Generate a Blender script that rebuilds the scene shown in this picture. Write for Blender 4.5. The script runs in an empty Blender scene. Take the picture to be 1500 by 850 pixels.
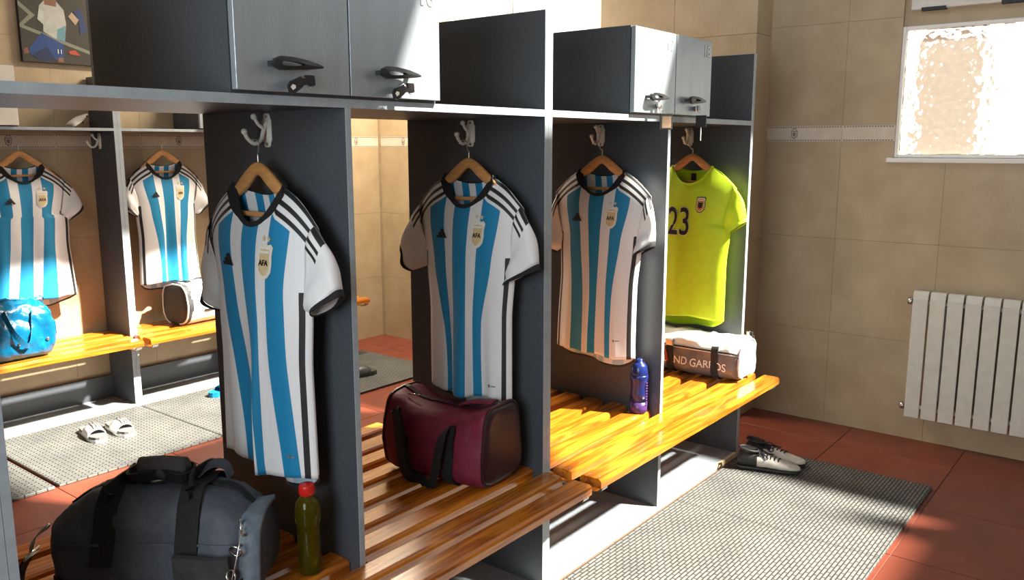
import bpy, bmesh, math, random
from mathutils import Vector, Matrix, noise
random.seed(7)
sc = bpy.context.scene
C = sc.collection
PI = math.pi

# ------------------------------------------------------------------ camera, world, sun, exposure
yaw, pitch, roll = math.radians(38.30292), math.radians(9.81299), math.radians(-0.0555)
fw = Vector((math.cos(pitch)*math.cos(yaw), math.cos(pitch)*math.sin(yaw), -math.sin(pitch)))
rt0 = Vector((math.sin(yaw), -math.cos(yaw), 0)); up0 = rt0.cross(fw)
rt = rt0*math.cos(roll)+up0*math.sin(roll); up = up0*math.cos(roll)-rt0*math.sin(roll)
cam = bpy.data.cameras.new('camera'); camo = bpy.data.objects.new('camera', cam); C.objects.link(camo)
cam.sensor_width = 36; cam.sensor_fit = 'HORIZONTAL'; cam.lens = 36*1229.016/1500
cam.clip_start = 0.05
camo.matrix_world = Matrix(((rt.x, up.x, -fw.x, 0), (rt.y, up.y, -fw.y, 0), (rt.z, up.z, -fw.z, 1.6), (0, 0, 0, 1)))
sc.camera = camo

SUN = Vector((-.42, .85, -1))            # direction the sunlight travels
w = bpy.data.worlds.new('sky'); sc.world = w; w.use_nodes = True
wn = w.node_tree; bg = wn.nodes['Background']; bg.inputs[1].default_value = 1.0
# clear sky: bright haze at the horizon, deep and dim overhead, the same all round
_tc = wn.nodes.new('ShaderNodeTexCoord'); _sx = wn.nodes.new('ShaderNodeSeparateXYZ'); _cr = wn.nodes.new('ShaderNodeValToRGB')
wn.links.new(_tc.outputs['Generated'], _sx.inputs[0]); wn.links.new(_sx.outputs['Z'], _cr.inputs['Fac']); wn.links.new(_cr.outputs['Color'], bg.inputs['Color'])
_e = _cr.color_ramp.elements
while len(_e) < 4: _e.new(.5)
for _i, (_p, _c) in enumerate(((0, (2.4, 2.4, 2.3)), (.30, (1.7, 1.8, 1.9)), (.62, (.38, .47, .60)), (1, (.20, .28, .40)))): _e[_i].position = _p; _e[_i].color = (*_c, 1)
sun = bpy.data.lights.new('sun', 'SUN'); sun.energy = 31; sun.angle = math.radians(2.2); sun.color = (1, .93, .80)
so = bpy.data.objects.new('sun', sun); C.objects.link(so); so.location = (6, -6, 8)
fill = bpy.data.lights.new('fill_behind_camera', 'AREA'); fill.shape = 'RECTANGLE'; fill.size = 1.6; fill.size_y = 1.6; fill.energy = 74; fill.color = (.86, .94, 1)
fillo = bpy.data.objects.new('fill_behind_camera', fill); C.objects.link(fillo); fillo.location = (-1.66, .65, 1.78)
fillo.rotation_euler = Vector((1, .30, 0)).to_track_quat('-Z', 'Z').to_euler()     # added fill light, set at a made-up opening behind the camera
afill = bpy.data.lights.new('aisle_fill_light', 'AREA'); afill.shape = 'RECTANGLE'; afill.size = 1.2; afill.size_y = .25; afill.energy = 145; afill.color = (1, .87, .68)
afillo = bpy.data.objects.new('aisle_fill_light', afill); C.objects.link(afillo); afillo.location = (4.05, 4.25, 3.04)  # added fill brightening the far aisle, has no fixture
so.rotation_euler = SUN.to_track_quat('-Z', 'Y').to_euler()
sc.view_settings.view_transform = 'Standard'; sc.view_settings.look = 'None'
sc.view_settings.gamma = 1; sc.view_settings.use_curve_mapping = False
sc.view_settings.exposure = 0.0

# ------------------------------------------------------------------ materials
class NX:
    """tiny expression helper for shader math"""
    def __init__(s, nt, sock): s.nt, s.s = nt, sock
    def _op(s, op, b=None, c=None, clamp=False):
        n = s.nt.nodes.new('ShaderNodeMath'); n.operation = op; n.use_clamp = clamp
        for i, v in enumerate((s, b, c)):
            if v is None: continue
            if isinstance(v, NX): s.nt.links.new(v.s, n.inputs[i])
            else: n.inputs[i].default_value = v
        return NX(s.nt, n.outputs[0])
    def __add__(s, b): return s._op('ADD', b)
    def __sub__(s, b): return s._op('SUBTRACT', b)
    def __mul__(s, b): return s._op('MULTIPLY', b)
    def abs(s): return s._op('ABSOLUTE')
    def step(s, lo, wdt=.0012):                       # 0 below lo, 1 above
        return (s-lo+wdt*.5)._op('DIVIDE', wdt, clamp=True)
    def band(s, lo, hi, wdt=.0012): return s.step(lo, wdt)*(s*-1).step(-hi, wdt)
    def max(s, b): return s._op('MAXIMUM', b)

def new_mat(name, rough=.5, col=(.5, .5, .5), metal=0, spec=.5, coat=0, sheen=0):
    m = bpy.data.materials.new(name); m.use_nodes = True
    p = m.node_tree.nodes['Principled BSDF']
    p.inputs['Base Color'].default_value = (*col, 1); p.inputs['Roughness'].default_value = rough
    p.inputs['Metallic'].default_value = metal; p.inputs['Specular IOR Level'].default_value = spec
    p.inputs['Coat Weight'].default_value = coat; p.inputs['Coat Roughness'].default_value = .12
    if sheen: p.inputs['Sheen Weight'].default_value = sheen
    return m, m.node_tree, p
def tex_noise(nt, scale, detail=4, vec=None, stretch=None, rough=.55):
    n = nt.nodes.new('ShaderNodeTexNoise'); n.inputs['Scale'].default_value = scale
    n.inputs['Detail'].default_value = detail; n.inputs['Roughness'].default_value = rough
    co = nt.nodes.new('ShaderNodeTexCoord'); src = co.outputs['Object']
    if vec == 'uv': src = co.outputs['UV']
    if stretch:
        mp = nt.nodes.new('ShaderNodeMapping'); mp.inputs['Scale'].default_value = stretch
        nt.links.new(src, mp.inputs['Vector']); src = mp.outputs[0]
    nt.links.new(src, n.inputs['Vector']); return n.outputs['Fac']
def ramp(nt, fac, stops):
    r = nt.nodes.new('ShaderNodeValToRGB')
    e = r.color_ramp.elements
    while len(e) < len(stops): e.new(.5)
    for i, (p, c) in enumerate(stops): e[i].position = p; e[i].color = (*c, 1)
    nt.links.new(fac, r.inputs['Fac']); return r.outputs['Color']
def bump(nt, p, h, strength=.3, dist=.01):
    b = nt.nodes.new('ShaderNodeBump'); b.inputs['Strength'].default_value = strength
    b.inputs['Distance'].default_value = dist
    nt.links.new(h, b.inputs['Height']); nt.links.new(b.outputs[0], p.inputs['Normal'])
def mixc(nt, fac, a, b):
    m = nt.nodes.new('ShaderNodeMix'); m.data_type = 'RGBA'
    if isinstance(fac, NX): nt.links.new(fac.s, m.inputs['Factor'])
    else: nt.links.new(fac, m.inputs['Factor'])
    for i, v in ((6, a), (7, b)):
        if isinstance(v, tuple): m.inputs[i].default_value = (*v, 1)
        else: nt.links.new(v, m.inputs[i])
    return m.outputs[2]
def noisy(name, c0, c1, scale, rough=.5, bstr=0, stretch=None, detail=4, bscale=None, rand=False, **kw):
    m, nt, p = new_mat(name, rough, c0, **kw)
    f = tex_noise(nt, scale, detail, stretch=stretch)
    col = ramp(nt, f, [(.32, c0), (.68, c1)])
    if rand:
        oi = nt.nodes.new('ShaderNodeObjectInfo')
        hs = nt.nodes.new('ShaderNodeHueSaturation')
        v = NX(nt, oi.outputs['Random'])*rand+(1-rand/2)
        nt.links.new(v.s, hs.inputs['Value']); nt.links.new(col, hs.inputs['Color']); col = hs.outputs[0]
    nt.links.new(col, p.inputs['Base Color'])
    if bstr: bump(nt, p, tex_noise(nt, bscale or scale*3, 5, stretch=stretch), bstr)
    return m
M = {}
M['panel'] = noisy('anthracite_laminate', (.050, .058, .068), (.062, .071, .082), 90, .42, .05, bscale=700, spec=.5)
M['edge'] = noisy('grey_edging', (.31, .36, .40), (.38, .43, .47), 30, .38, .03)
M['door'] = noisy('brushed_grey_laminate', (.32, .37, .41), (.37, .42, .46), 40, .34, .10, stretch=(1, 1, .08), bscale=500, spec=.6, metal=.45)
M['base'] = noisy('grey_blue_base_board', (.20, .235, .27), (.26, .295, .33), 25, .45, .04)
M['strip'] = noisy('bare_wood_edge', (.62, .50, .30), (.74, .62, .40), 30, .55, .05)
M['wall'] = noisy('beige_wall_tile', (.39, .295, .178), (.47, .37, .235), 5, .42, .04, detail=6, bscale=60, rand=.03)
M['band'] = noisy('pale_border_tile', (.56, .49, .39), (.64, .56, .45), 12, .4, .03)
M['grout'] = noisy('grout', (.365, .275, .165), (.43, .34, .22), 40, .9)
M['plaster'] = noisy('plaster', (.60, .54, .44), (.66, .60, .50), 5, .9, .05)
M['redtile'] = noisy('red_floor_tile', (.15, .032, .018), (.20, .047, .025), 5, .42, .06, detail=6, bscale=90, rand=.10)
M['redgrout'] = noisy('floor_grout', (.16, .06, .04), (.24, .10, .07), 40, .9)
M['white'] = noisy('white_paint', (.62, .60, .54), (.68, .66, .60), 20, .45)
M['frame'] = noisy('white_window_frame', (.80, .79, .76), (.86, .85, .82), 10, .5)
M['black'] = noisy('black_rubber', (.010, .010, .011), (.018, .018, .02), 30, .55)
M['blackplastic'] = noisy('black_plastic', (.012, .012, .013), (.02, .02, .022), 60, .3)
M['metal'] = new_mat('steel', .25, (.62, .61, .58), metal=1)[0]
M['wire'] = new_mat('zinc_wire', .3, (.75, .73, .68), metal=1)[0]
M['ivory'] = noisy('ivory_enamel', (.80, .78, .70), (.86, .84, .76), 60, .35)
M['hanger'] = noisy('beech_hanger', (.52, .24, .075), (.66, .34, .12), 14, .35, .04, stretch=(1, 1, 6))
M['collar'] = noisy('black_rib_knit', (.008, .008, .009), (.014, .014, .016), 200, .85, .2, bscale=900)
M['gold'] = noisy('crest_gold', (.60, .47, .24), (.74, .60, .34), 80, .5)
M['goldpale'] = noisy('crest_cream', (.75, .70, .56), (.85, .80, .66), 80, .55)
M['ink'] = new_mat('black_print', .6, (.008, .008, .010))[0]
M['inkwhite'] = new_mat('white_print', .6, (.80, .80, .78))[0]
M['greyprint'] = new_mat('grey_print', .6, (.20, .18, .16))[0]

def wood():
    m, nt, p = new_mat('varnished_pine', .22, coat=.45)
    oi = nt.nodes.new('ShaderNodeObjectInfo'); co = nt.nodes.new('ShaderNodeTexCoord')
    mp = nt.nodes.new('ShaderNodeMapping'); mp.inputs['Scale'].default_value = (.9, 13, 13)
    ad = nt.nodes.new('ShaderNodeVectorMath'); ad.operation = 'ADD'
    sc_ = nt.nodes.new('ShaderNodeVectorMath'); sc_.operation = 'SCALE'; sc_.inputs[0].default_value = (3, 5, 7)
    nt.links.new(oi.outputs['Random'], sc_.inputs['Scale'])
    nt.links.new(co.outputs['Object'], ad.inputs[0]); nt.links.new(sc_.outputs[0], ad.inputs[1])
    nt.links.new(ad.outputs[0], mp.inputs['Vector'])
    n1 = nt.nodes.new('ShaderNodeTexNoise'); n1.inputs['Scale'].default_value = 1.6; n1.inputs['Detail'].default_value = 3
    n1.inputs['Distortion'].default_value = .6
    nt.links.new(mp.outputs[0], n1.inputs['Vector'])
    wv = (NX(nt, n1.outputs['Fac'])*26)._op('SINE')*.5+.5
    n2 = nt.nodes.new('ShaderNodeTexNoise'); n2.inputs['Scale'].default_value = 6; n2.inputs['Detail'].default_value = 5
    nt.links.new(mp.outputs[0], n2.inputs['Vector'])
    f = wv*.45+NX(nt, n2.outputs['Fac'])*.55
    col = ramp(nt, f.s, [(.15, (.25, .062, .005)), (.5, (.46, .135, .009)), (.85, (.60, .21, .016))])
    hs = nt.nodes.new('ShaderNodeHueSaturation'); v = NX(nt, oi.outputs['Random'])*.25+.88
    nt.links.new(v.s, hs.inputs['Value']); nt.links.new(col, hs.inputs['Color'])
    nt.links.new(hs.outputs[0], p.inputs['Base Color'])
    bump(nt, p, n2.outputs['Fac'], .08, .004)
    return m
M['wood'] = wood()

def mat_rubber():                                   # rubber mat with rows of short raised bars
    m, nt, p = new_mat('ribbed_rubber_mat', .58, spec=.4)
    co = nt.nodes.new('ShaderNodeTexCoord')
    br = nt.nodes.new('ShaderNodeTexBrick')
    br.inputs['Color1'].default_value = (1, 1, 1, 1); br.inputs['Color2'].default_value = (.92, .92, .92, 1)
    br.inputs['Mortar'].default_value = (0, 0, 0, 1)
    br.inputs['Scale'].default_value = 1; br.inputs['Brick Width'].default_value = .05
    br.inputs['Row Height'].default_value = .0155; br.inputs['Mortar Size'].default_value = .0032
    br.inputs['Mortar Smooth'].default_value = .6
    nt.links.new(co.outputs['Object'], br.inputs['Vector'])
    f = tex_noise(nt, 5, 5)
    f2 = tex_noise(nt, 160, 2)
    base = ramp(nt, f, [(.3, (.105, .11, .108)), (.7, (.17, .172, .162))])
    base2 = mixc(nt, NX(nt, br.outputs['Color'])*.9+.1, (.012, .012, .013), base)
    nt.links.new(base2, p.inputs['Base Color'])
    h = NX(nt, br.outputs['Color'])+NX(nt, f2)*.35
    bump(nt, p, h.s, .9, .006)
    return m
M['mat'] = mat_rubber()

def frosted(name='hammered_glass', mixf=.86, bstr=1):
    m, nt, p = new_mat(name, .2, (.9, .9, .9))
    nt.nodes.remove(p)
    out = nt.nodes['Material Output']
    tr = nt.nodes.new('ShaderNodeBsdfTranslucent'); tr.inputs[0].default_value = (.86, .84, .78, 1)
    gl = nt.nodes.new('ShaderNodeBsdfRefraction'); gl.inputs['IOR'].default_value = 1.25; gl.inputs['Roughness'].default_value = .08
    gl.inputs[0].default_value = (.95, .93, .88, 1)
    vo = nt.nodes.new('ShaderNodeTexVoronoi'); vo.inputs['Scale'].default_value = 30; vo.feature = 'SMOOTH_F1'
    co = nt.nodes.new('ShaderNodeTexCoord'); nt.links.new(co.outputs['Object'], vo.inputs['Vector'])
    b = nt.nodes.new('ShaderNodeBump'); b.inputs['Strength'].default_value = bstr; b.inputs['Distance'].default_value = .05
    nt.links.new(vo.outputs['Distance'], b.inputs['Height'])
    nt.links.new(b.outputs[0], gl.inputs['Normal'])
    mx = nt.nodes.new('ShaderNodeMixShader'); mx.inputs[0].default_value = mixf
    nt.links.new(tr.outputs[0], mx.inputs[1]); nt.links.new(gl.outputs[0], mx.inputs[2])
    nt.links.new(mx.outputs[0], out.inputs[0])
    return m
M['glass'] = frosted(); M['glassplain'] = frosted('frosted_glass', .45, .15)

# ------------------------------------------------------------------ mesh helpers
def finish(name, bm, mat, parent=None, smooth=False):
    me = bpy.data.meshes.new(name)
    bm.normal_update(); bm.to_mesh(me); bm.free()
    for m in (mat if isinstance(mat, (list, tuple)) else [mat]): me.materials.append(m)
    if smooth:
        for p in me.polygons: p.use_smooth = True
    o = bpy.data.objects.new(name, me); C.objects.link(o)
    if parent: o.parent = parent
    return o
def box(bm, lo, hi, bev=0, seg=1, mi=0):
    x0, y0, z0 = lo; x1, y1, z1 = hi
    vs = [bm.verts.new(p) for p in ((x0, y0, z0), (x1, y0, z0), (x1, y1, z0), (x0, y1, z0), (x0, y0, z1), (x1, y0, z1), (x1, y1, z1), (x0, y1, z1))]
    fs = [bm.faces.new([vs[i] for i in q]) for q in ((0, 3, 2, 1), (4, 5, 6, 7), (0, 1, 5, 4), (1, 2, 6, 5), (2, 3, 7, 6), (3, 0, 4, 7))]
    for f in fs: f.material_index = mi
    if bev:
        es = list({e for f in fs for e in f.edges})
        bmesh.ops.bevel(bm, geom=es, offset=bev, segments=seg, affect='EDGES', profile=.5)
def wloc(p):
    v = Vector()
    while p: v += p.location; p = p.parent
    return v
def boxo(name, lo, hi, mat, parent=None, bev=0, seg=1):
    """box object whose origin sits at lo corner's base centre"""
    c = Vector(((lo[0]+hi[0])/2, (lo[1]+hi[1])/2, lo[2]))
    bm = bmesh.new(); box(bm, Vector(lo)-c, Vector(hi)-c, bev, seg)
    o = finish(name, bm, mat, parent); o.location = c-wloc(parent); return o
def tube(bm, pts, r, n=8, caps=True, mi=0):
    """round tube along points, r number or list"""
    pts = [Vector(p) for p in pts]; rings = []
    t = (pts[1]-pts[0]).normalized(); a = t.orthogonal().normalized()
    for i, p in enumerate(pts):
        t = (pts[min(i+1, len(pts)-1)]-pts[max(i-1, 0)]).normalized()
        a = (a-t*a.dot(t)).normalized(); b = t.cross(a)
        rr = r[i] if isinstance(r, (list, tuple)) else r
        rings.append([bm.verts.new(p+(a*math.cos(2*PI*k/n)+b*math.sin(2*PI*k/n))*rr) for k in range(n)])
    loft(bm, rings, caps, mi)
def loft(bm, rings, caps=True, mi=0):
    n = len(rings[0])
    for A, B in zip(rings, rings[1:]):
        for k in range(n):
            f = bm.faces.new((A[k], A[(k+1) % n], B[(k+1) % n], B[k])); f.material_index = mi
    if caps:
        bm.faces.new(rings[0][::-1]).material_index = mi; bm.faces.new(rings[-1]).material_index = mi
def ribbon(bm, pts, sides, wd, th, mi=0, closed=False):
    """flat strap: centre points, side (width) vectors"""
    pts = [Vector(p) for p in pts]; n = len(pts); rings = []
    for i, p in enumerate(pts):
        a, b = (pts[(i+1) % n], pts[i-1]) if closed else (pts[min(i+1, n-1)], pts[max(i-1, 0)])
        t = (a-b).normalized(); s = Vector(sides[i] if isinstance(sides, list) else sides)
        s = (s-t*s.dot(t)).normalized(); u = t.cross(s)
        rings.append([bm.verts.new(p+s*x*wd/2+u*y*th/2) for x, y in ((-1, -1), (1, -1), (1, 1), (-1, 1))])
    if closed: rings.append(rings[0])
    loft(bm, rings, not closed, mi)
def lathe(bm, prof, n=24, mi=0, cap=True):
    rings = [[bm.verts.new((r*math.cos(2*PI*k/n), r*math.sin(2*PI*k/n), z)) for k in range(n)] for r, z in prof]
    loft(bm, rings, cap, mi)
def prism(bm, poly, d0, d1, axis=1, mi=0):
    """polygon in the two other axes extruded along axis"""
    def P(a, b, d): return {0: (d, a, b), 1: (a, d, b), 2: (a, b, d)}[axis]
    A = [bm.verts.new(P(a, b, d0)) for a, b in poly]; B = [bm.verts.new(P(a, b, d1)) for a, b in poly]
    n = len(poly)
    for f in ([A[i] for i in range(n)][::-1], B): bm.faces.new(f).material_index = mi
    for i in range(n): bm.faces.new((A[i], A[(i+1) % n], B[(i+1) % n], B[i])).material_index = mi
    bmesh.ops.recalc_face_normals(bm, faces=bm.faces[:])
def smooth_path(pts, n=8):
    """Catmull-Rom"""
    P = [Vector(p) for p in pts]; P = [P[0]*2-P[1]]+P+[P[-1]*2-P[-2]]; out = []
    for i in range(1, len(P)-2):
        a, b, c, d = P[i-1:i+3]
        for k in range(n):
            t = k/n
            out.append(.5*((2*b)+(c-a)*t+(2*a-5*b+4*c-d)*t*t+(3*b-a-3*c+d)*t**3))
    out.append(P[-2].copy()); return out
def thing(name, label, cat, loc=(0, 0, 0), rz=0, group=None):
    o = bpy.data.objects.new(name, None); C.objects.link(o); o.location = loc; o.rotation_euler = (0, 0, rz)
    o.empty_display_size = .1
    tag(o, label, cat, group); return o
def tag(o, label, cat, group=None):
    o['label'] = label; o['category'] = cat
    if group: o['group'] = group
def struct(o): o['kind'] = 'structure'; return o
def text_mesh(txt, size, depth=.0, bold=0):
    cu = bpy.data.curves.new('text', 'FONT'); cu.body = txt; cu.size = size; cu.align_x = 'CENTER'; cu.align_y = 'CENTER'
    cu.extrude = depth; cu.offset = bold; cu.resolution_u = 3
    o = bpy.data.objects.new('text', cu); C.objects.link(o)
    dg = bpy.context.evaluated_depsgraph_get(); dg.update()
    me = bpy.data.meshes.new_from_object(o.evaluated_get(dg))
    bpy.data.objects.remove(o); bpy.data.curves.remove(cu)
    return me
def rects_minus(r, holes):
    out = [r]
    for h in holes:
        nx = []
        for (a0, b0, a1, b1) in out:
            c0, d0, c1, d1 = max(a0, h[0]), max(b0, h[1]), min(a1, h[2]), min(b1, h[3])
            if c0 >= c1 or d0 >= d1: nx.append((a0, b0, a1, b1)); continue
            if b0 < d0: nx.append((a0, b0, a1, d0))
            if d1 < b1: nx.append((a0, d1, a1, b1))
            if a0 < c0: nx.append((a0, d0, c0, d1))
            if c1 < a1: nx.append((c1, d0, a1, d1))
        out = nx
    return out

# ------------------------------------------------------------------ room shell
XE, YL, YR, XB, ZC = 4.83, 5.22, -2.8, -1.7, 3.1
WIN1 = (3.10, 1.95, 4.42, 3.0)           # openings in the end wall: y0, z0, y1, z1
WIN2 = (-.25, 1.53, 1.215, 2.45)
SUN_HOLE_END = (-1.6, 2.5, 1.25, 3.1)  # made-up opening out of view, lets sun onto the mats and bench
def wall_boxes(name, plane, a0, a1, z0, z1, d0, d1, holes, mat):
    bm = bmesh.new()
    for (p, q, r, s) in rects_minus((a0, z0, a1, z1), holes):
        if plane == 'x': box(bm, (d0, p, q), (d1, r, s))
        else: box(bm, (p, d0, q), (r, d1, s))
    return struct(finish(name, bm, mat))
wall_end = wall_boxes('wall_end', 'x', YR, YL+.2, 0, ZC, XE+.008, XE+.05, [WIN1, WIN2, SUN_HOLE_END], M['grout'])
wall_left = wall_boxes('wall_left', 'y', XB, XE+.008, 0, ZC, YL+.008, YL+.2, [], M['grout'])
wall_right = wall_boxes('wall_right', 'y', XB, XE+.22, 0, ZC, YR-.2, YR, [], M['plaster'])
wall_back = wall_boxes('wall_back', 'x', YR, YL+.008, 0, ZC, XB-.2, XB, [(-.2, .95, 1.5, 2.6)], M['plaster'])  # opening made up for the fill light
# ceiling with made-up openings, each cut to shape a sun patch
def fl(x, y): k = ZC/1.0; return (x-SUN.x*k, y-SUN.y*k)     # where the ray to floor point x, y crosses the ceiling
SUN_HOLE_A = [fl(1.5, 3.47), fl(3.35, 3.47), fl(3.35, 5.8), fl(1.5, 5.8)]
SUN_HOLE_B = [fl(1.35, .74), fl(3.58, .70), fl(3.58, 3.03), fl(1.76, 3.03), fl(2.45, 2.6), fl(2.17, 1.86), fl(1.55, 1.0)]
SUN_HOLE_C = [fl(.86, 3.07), fl(2.30, 3.07), fl(2.30, 3.43), fl(.86, 3.43)]
bm = bmesh.new()
def ceil_poly():
    outer = [(XB-.2, YR-.2), (XE+.06, YR-.2), (XE+.06, YL+.2), (XB-.2, YL+.2)]
    loops = [outer, SUN_HOLE_A, SUN_HOLE_B, SUN_HOLE_C]; edges = []
    for L in loops:
        vs = [bm.verts.new((x, y, ZC)) for x, y in L]
        for i in range(len(vs)): edges.append(bm.edges.new((vs[i], vs[(i+1) % len(vs)])))
    bmesh.ops.triangle_fill(bm, edges=edges, use_beauty=True, use_dissolve=False)
    def inside(p, L):
        r = False
        for i in range(len(L)):
            (x0, y0), (x1, y1) = L[i], L[i-1]
            if (y0 > p.y) != (y1 > p.y) and p.x < (x1-x0)*(p.y-y0)/(y1-y0)+x0: r = not r
        return r
    bad = [f for f in bm.faces if any(inside(f.calc_center_median(), L) for L in (SUN_HOLE_A, SUN_HOLE_B, SUN_HOLE_C))]
    bmesh.ops.delete(bm, geom=bad, context='FACES')
    ex = bmesh.ops.extrude_face_region(bm, geom=bm.faces[:])
    for v in ex['geom']:
        if isinstance(v, bmesh.types.BMVert): v.co.z += .012
ceil_poly()
ceiling = struct(finish('ceiling', bm, M['plaster']))

# floor of red tiles
floor = struct(boxo('floor', (XB-.2, YR-.2, -.12), (XE+.22, YL+.2, -.004), M['redgrout']))
TS = .58; me_tile = None
for i in range(-4, 6):
    for j in range(-4, 9):
        x0, y0 = 3.355-TS*5+TS*(i+2), .742+TS*j
        x1, y1 = x0+TS, y0+TS
        x0c, x1c, y0c, y1c = max(x0, XB), min(x1, XE+.008), max(y0, YR), min(y1, YL+.008)
        if x1c-x0c < .03 or y1c-y0c < .03: continue
        full = x0c == x0 and x1c == x1 and y0c == y0 and y1c == y1
        g = .002
        if full and me_tile:
            o = bpy.data.objects.new('floor_tile', me_tile); C.objects.link(o); o.parent = floor
            o.location = Vector(((x0+x1)/2, (y0+y1)/2, -.011))-floor.location
        else:
            o = boxo('floor_tile', (x0c+g, y0c+g, -.011), (x1c-g, y1c-g, 0), M['redtile'], floor, .0015)
            if full: me_tile = o.data

def tile_wall(wall, plane, d, cols, rows, holes, bandrow, crest_off):
    """tiles 8 mm proud of the grout; one row is the border with its dotted lines and crests"""
    for r, (z0, z1) in enumerate(rows):
        for (a0, a1) in cols:
            bm = bmesh.new(); g = .0006; n = 0
            for (p, q, s, t) in rects_minus((a0+g, z0+g, a1-g, z1-g), holes):
                n += 1
                if plane == 'x': box(bm, (d, p, q), (d+.009, s, t))
                else: box(bm, (p, d, q), (s, d+.009, t))
            if not n: bm.free(); continue
            o = finish('border_tile' if r == bandrow else 'wall_tile', bm, M['band' if r == bandrow else 'wall'], wall)
            o.location = -wall.location
            if r == bandrow:
                bm = bmesh.new(); zc = (z0+z1)/2
                for zz in (z0+.008, z1-.008):
                    k = 0
                    while a0+.008+k*.0146 < a1-.006:
                        c = a0+.008+k*.0146; k += 1
                        if any(h[0]-.005 < c < h[2]+.005 and h[1] < zz < h[3] for h in holes): continue
                        if plane == 'x': box(bm, (d-.0012, c-.004, zz-.0035), (d+.001, c+.004, zz+.0035))
                        else: box(bm, (c-.004, d-.0012, zz-.0035), (c+.004, d+.001, zz+.0035))
                oo = finish('dotted_line', bm, M['greyprint'], o)
                c = (a0+a1)/2
                if any(h[0]-.03 < c < h[2]+.03 and h[1] < zc < h[3] for h in holes): continue
                bm = bmesh.new()
                for (sc_, dz, mi) in ((1, 0, 0), (.74, .001, 1), (.50, .002, 0)):
                    P = [(-.017, .024), (0, .020), (.017, .024), (.020, .008), (.016, -.014), (0, -.027), (-.016, -.014), (-.020, .008)]
                    sg = -1 if plane == 'x' else 1
                    poly = [(c+sg*x*sc_, zc-.003+z*sc_) for x, z in P]
                    prism(bm, poly, d-.0012-dz, d+.001, 0 if plane == 'x' else 1, mi)
                prism(bm, [(c-.012, zc+.026), (c+.012, zc+.026), (c+.014, zc+.031), (c-.014, zc+.031)], d-.0012, d+.001, 0 if plane == 'x' else 1, 0)
                finish('crest_print', bm, [M['greyprint'], M['band']], o)
PX, PY0, PY1 = 4.62, 1.92, 2.94                 # shallow pier between the two windows
W2H = (WIN2[0], WIN2[1], WIN2[2], WIN2[3])
rowsF = [(.0, .54), (.54, 1.078), (1.078, 1.616), (1.616, 1.705), (1.705, 2.255), (2.255, 2.7), (2.7, ZC)]
colsF = [(1.492, PY0), (.958, 1.492), (.424, .958), (-.11, .424), (-.644, -.11), (-1.178, -.644), (-1.712, -1.178), (-2.246, -1.712), (YR, -2.246)]
tile_wall(wall_end, 'x', XE, colsF[1:], rowsF, [WIN2, SUN_HOLE_END], 3, 0)
rowsA = [(.0, .51), (.51, 1.046), (1.046, 1.582), (1.582, 1.669), (1.669, 2.21), (2.21, 2.7), (2.7, ZC)]
# first column: its border crest sits at y 1.757, so the tile runs behind the pier
tile_wall(wall_end, 'x', XE, [(1.492, 2.022)], [(a, b) for a, b in rowsF], [(PY0, 0, 3, 4)], 3, 0)
tile_wall(wall_end, 'x', XE, [(4.664-.0, 5.19), (4.14, 4.664), (3.61, 4.14), (3.1, 3.61)], rowsA, [WIN1], 3, 0)
tile_wall(wall_left, 'y', YL, [(1.756-.52+.52*k, 1.756+.52*k) for k in range(-2, 6)]+[(4.356, XE)], rowsA, [], 3, 0)
pier = struct(boxo('trim_pier', (PX+.008, PY0+.008, 0), (XE+.1, PY1, ZC), M['grout']))
for z0, z1 in rowsA:
    if z1 < 1: continue
    for (a, b) in ((PY0, 2.43), (2.43, PY1)):
        boxo('wall_tile', (PX, a+.001, z0+.001), (PX+.009, b-.001, z1-.001), M['wall'], pier)
for z0, z1 in rowsA:
    boxo('wall_tile', (PX+.009, PY0-.0, z0+.001), (XE, PY0+.009, z1-.001), M['wall'], pier)

# window 1: two frosted lights in a painted frame
def framed(name, y0, z0, y1, z1, bars, x=XE+.032, t=.055):
    root = bpy.data.objects.new(name, None); C.objects.link(root); root.location = (x, (y0+y1)/2, z0); struct(root)
    def part(n, lo, hi, m): boxo(n, lo, hi, m, root, .004)
    part('window_frame', (x-.03, y0, z0), (x+.03, y0+t, z1), M['frame']); part('window_frame', (x-.03, y1-t, z0), (x+.03, y1, z1), M['frame'])
    part('window_frame', (x-.03, y0+t, z0), (x+.03, y1-t, z0+t), M['frame']); part('window_frame', (x-.03, y0+t, z1-t), (x+.03, y1-t, z1), M['frame'])
    ys = [y0+t]
    for b in bars:
        part('mullion', (x-.03, b-.045, z0+t), (x+.03, b+.045, z1-t), M['frame']); part('mullion_bead', (x-.034, b+.004, z0+t), (x-.03, b+.008, z1-t), M['greyprint'])
        ys += [b-.045, b+.045]
    ys.append(y1-t)
    for a, b in zip(ys[::2], ys[1::2]): part('glass_pane', (x-.003, a, z0+t), (x+.003, b, z1-t), M['glassplain' if name == 'window_1' else 'glass'])
    return root
framed('window_1', WIN1[0], WIN1[1], WIN1[2], WIN1[3], [3.80])
boxo('architrave', (XE-.012, 3.04, 1.9), (XE+.03, 3.10, 3.05), M['frame'], bpy.data.objects['window_1'])
w2 = framed('window_2', WIN2[0], WIN2[1], WIN2[2], 2.205, [.50], t=.018)
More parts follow.
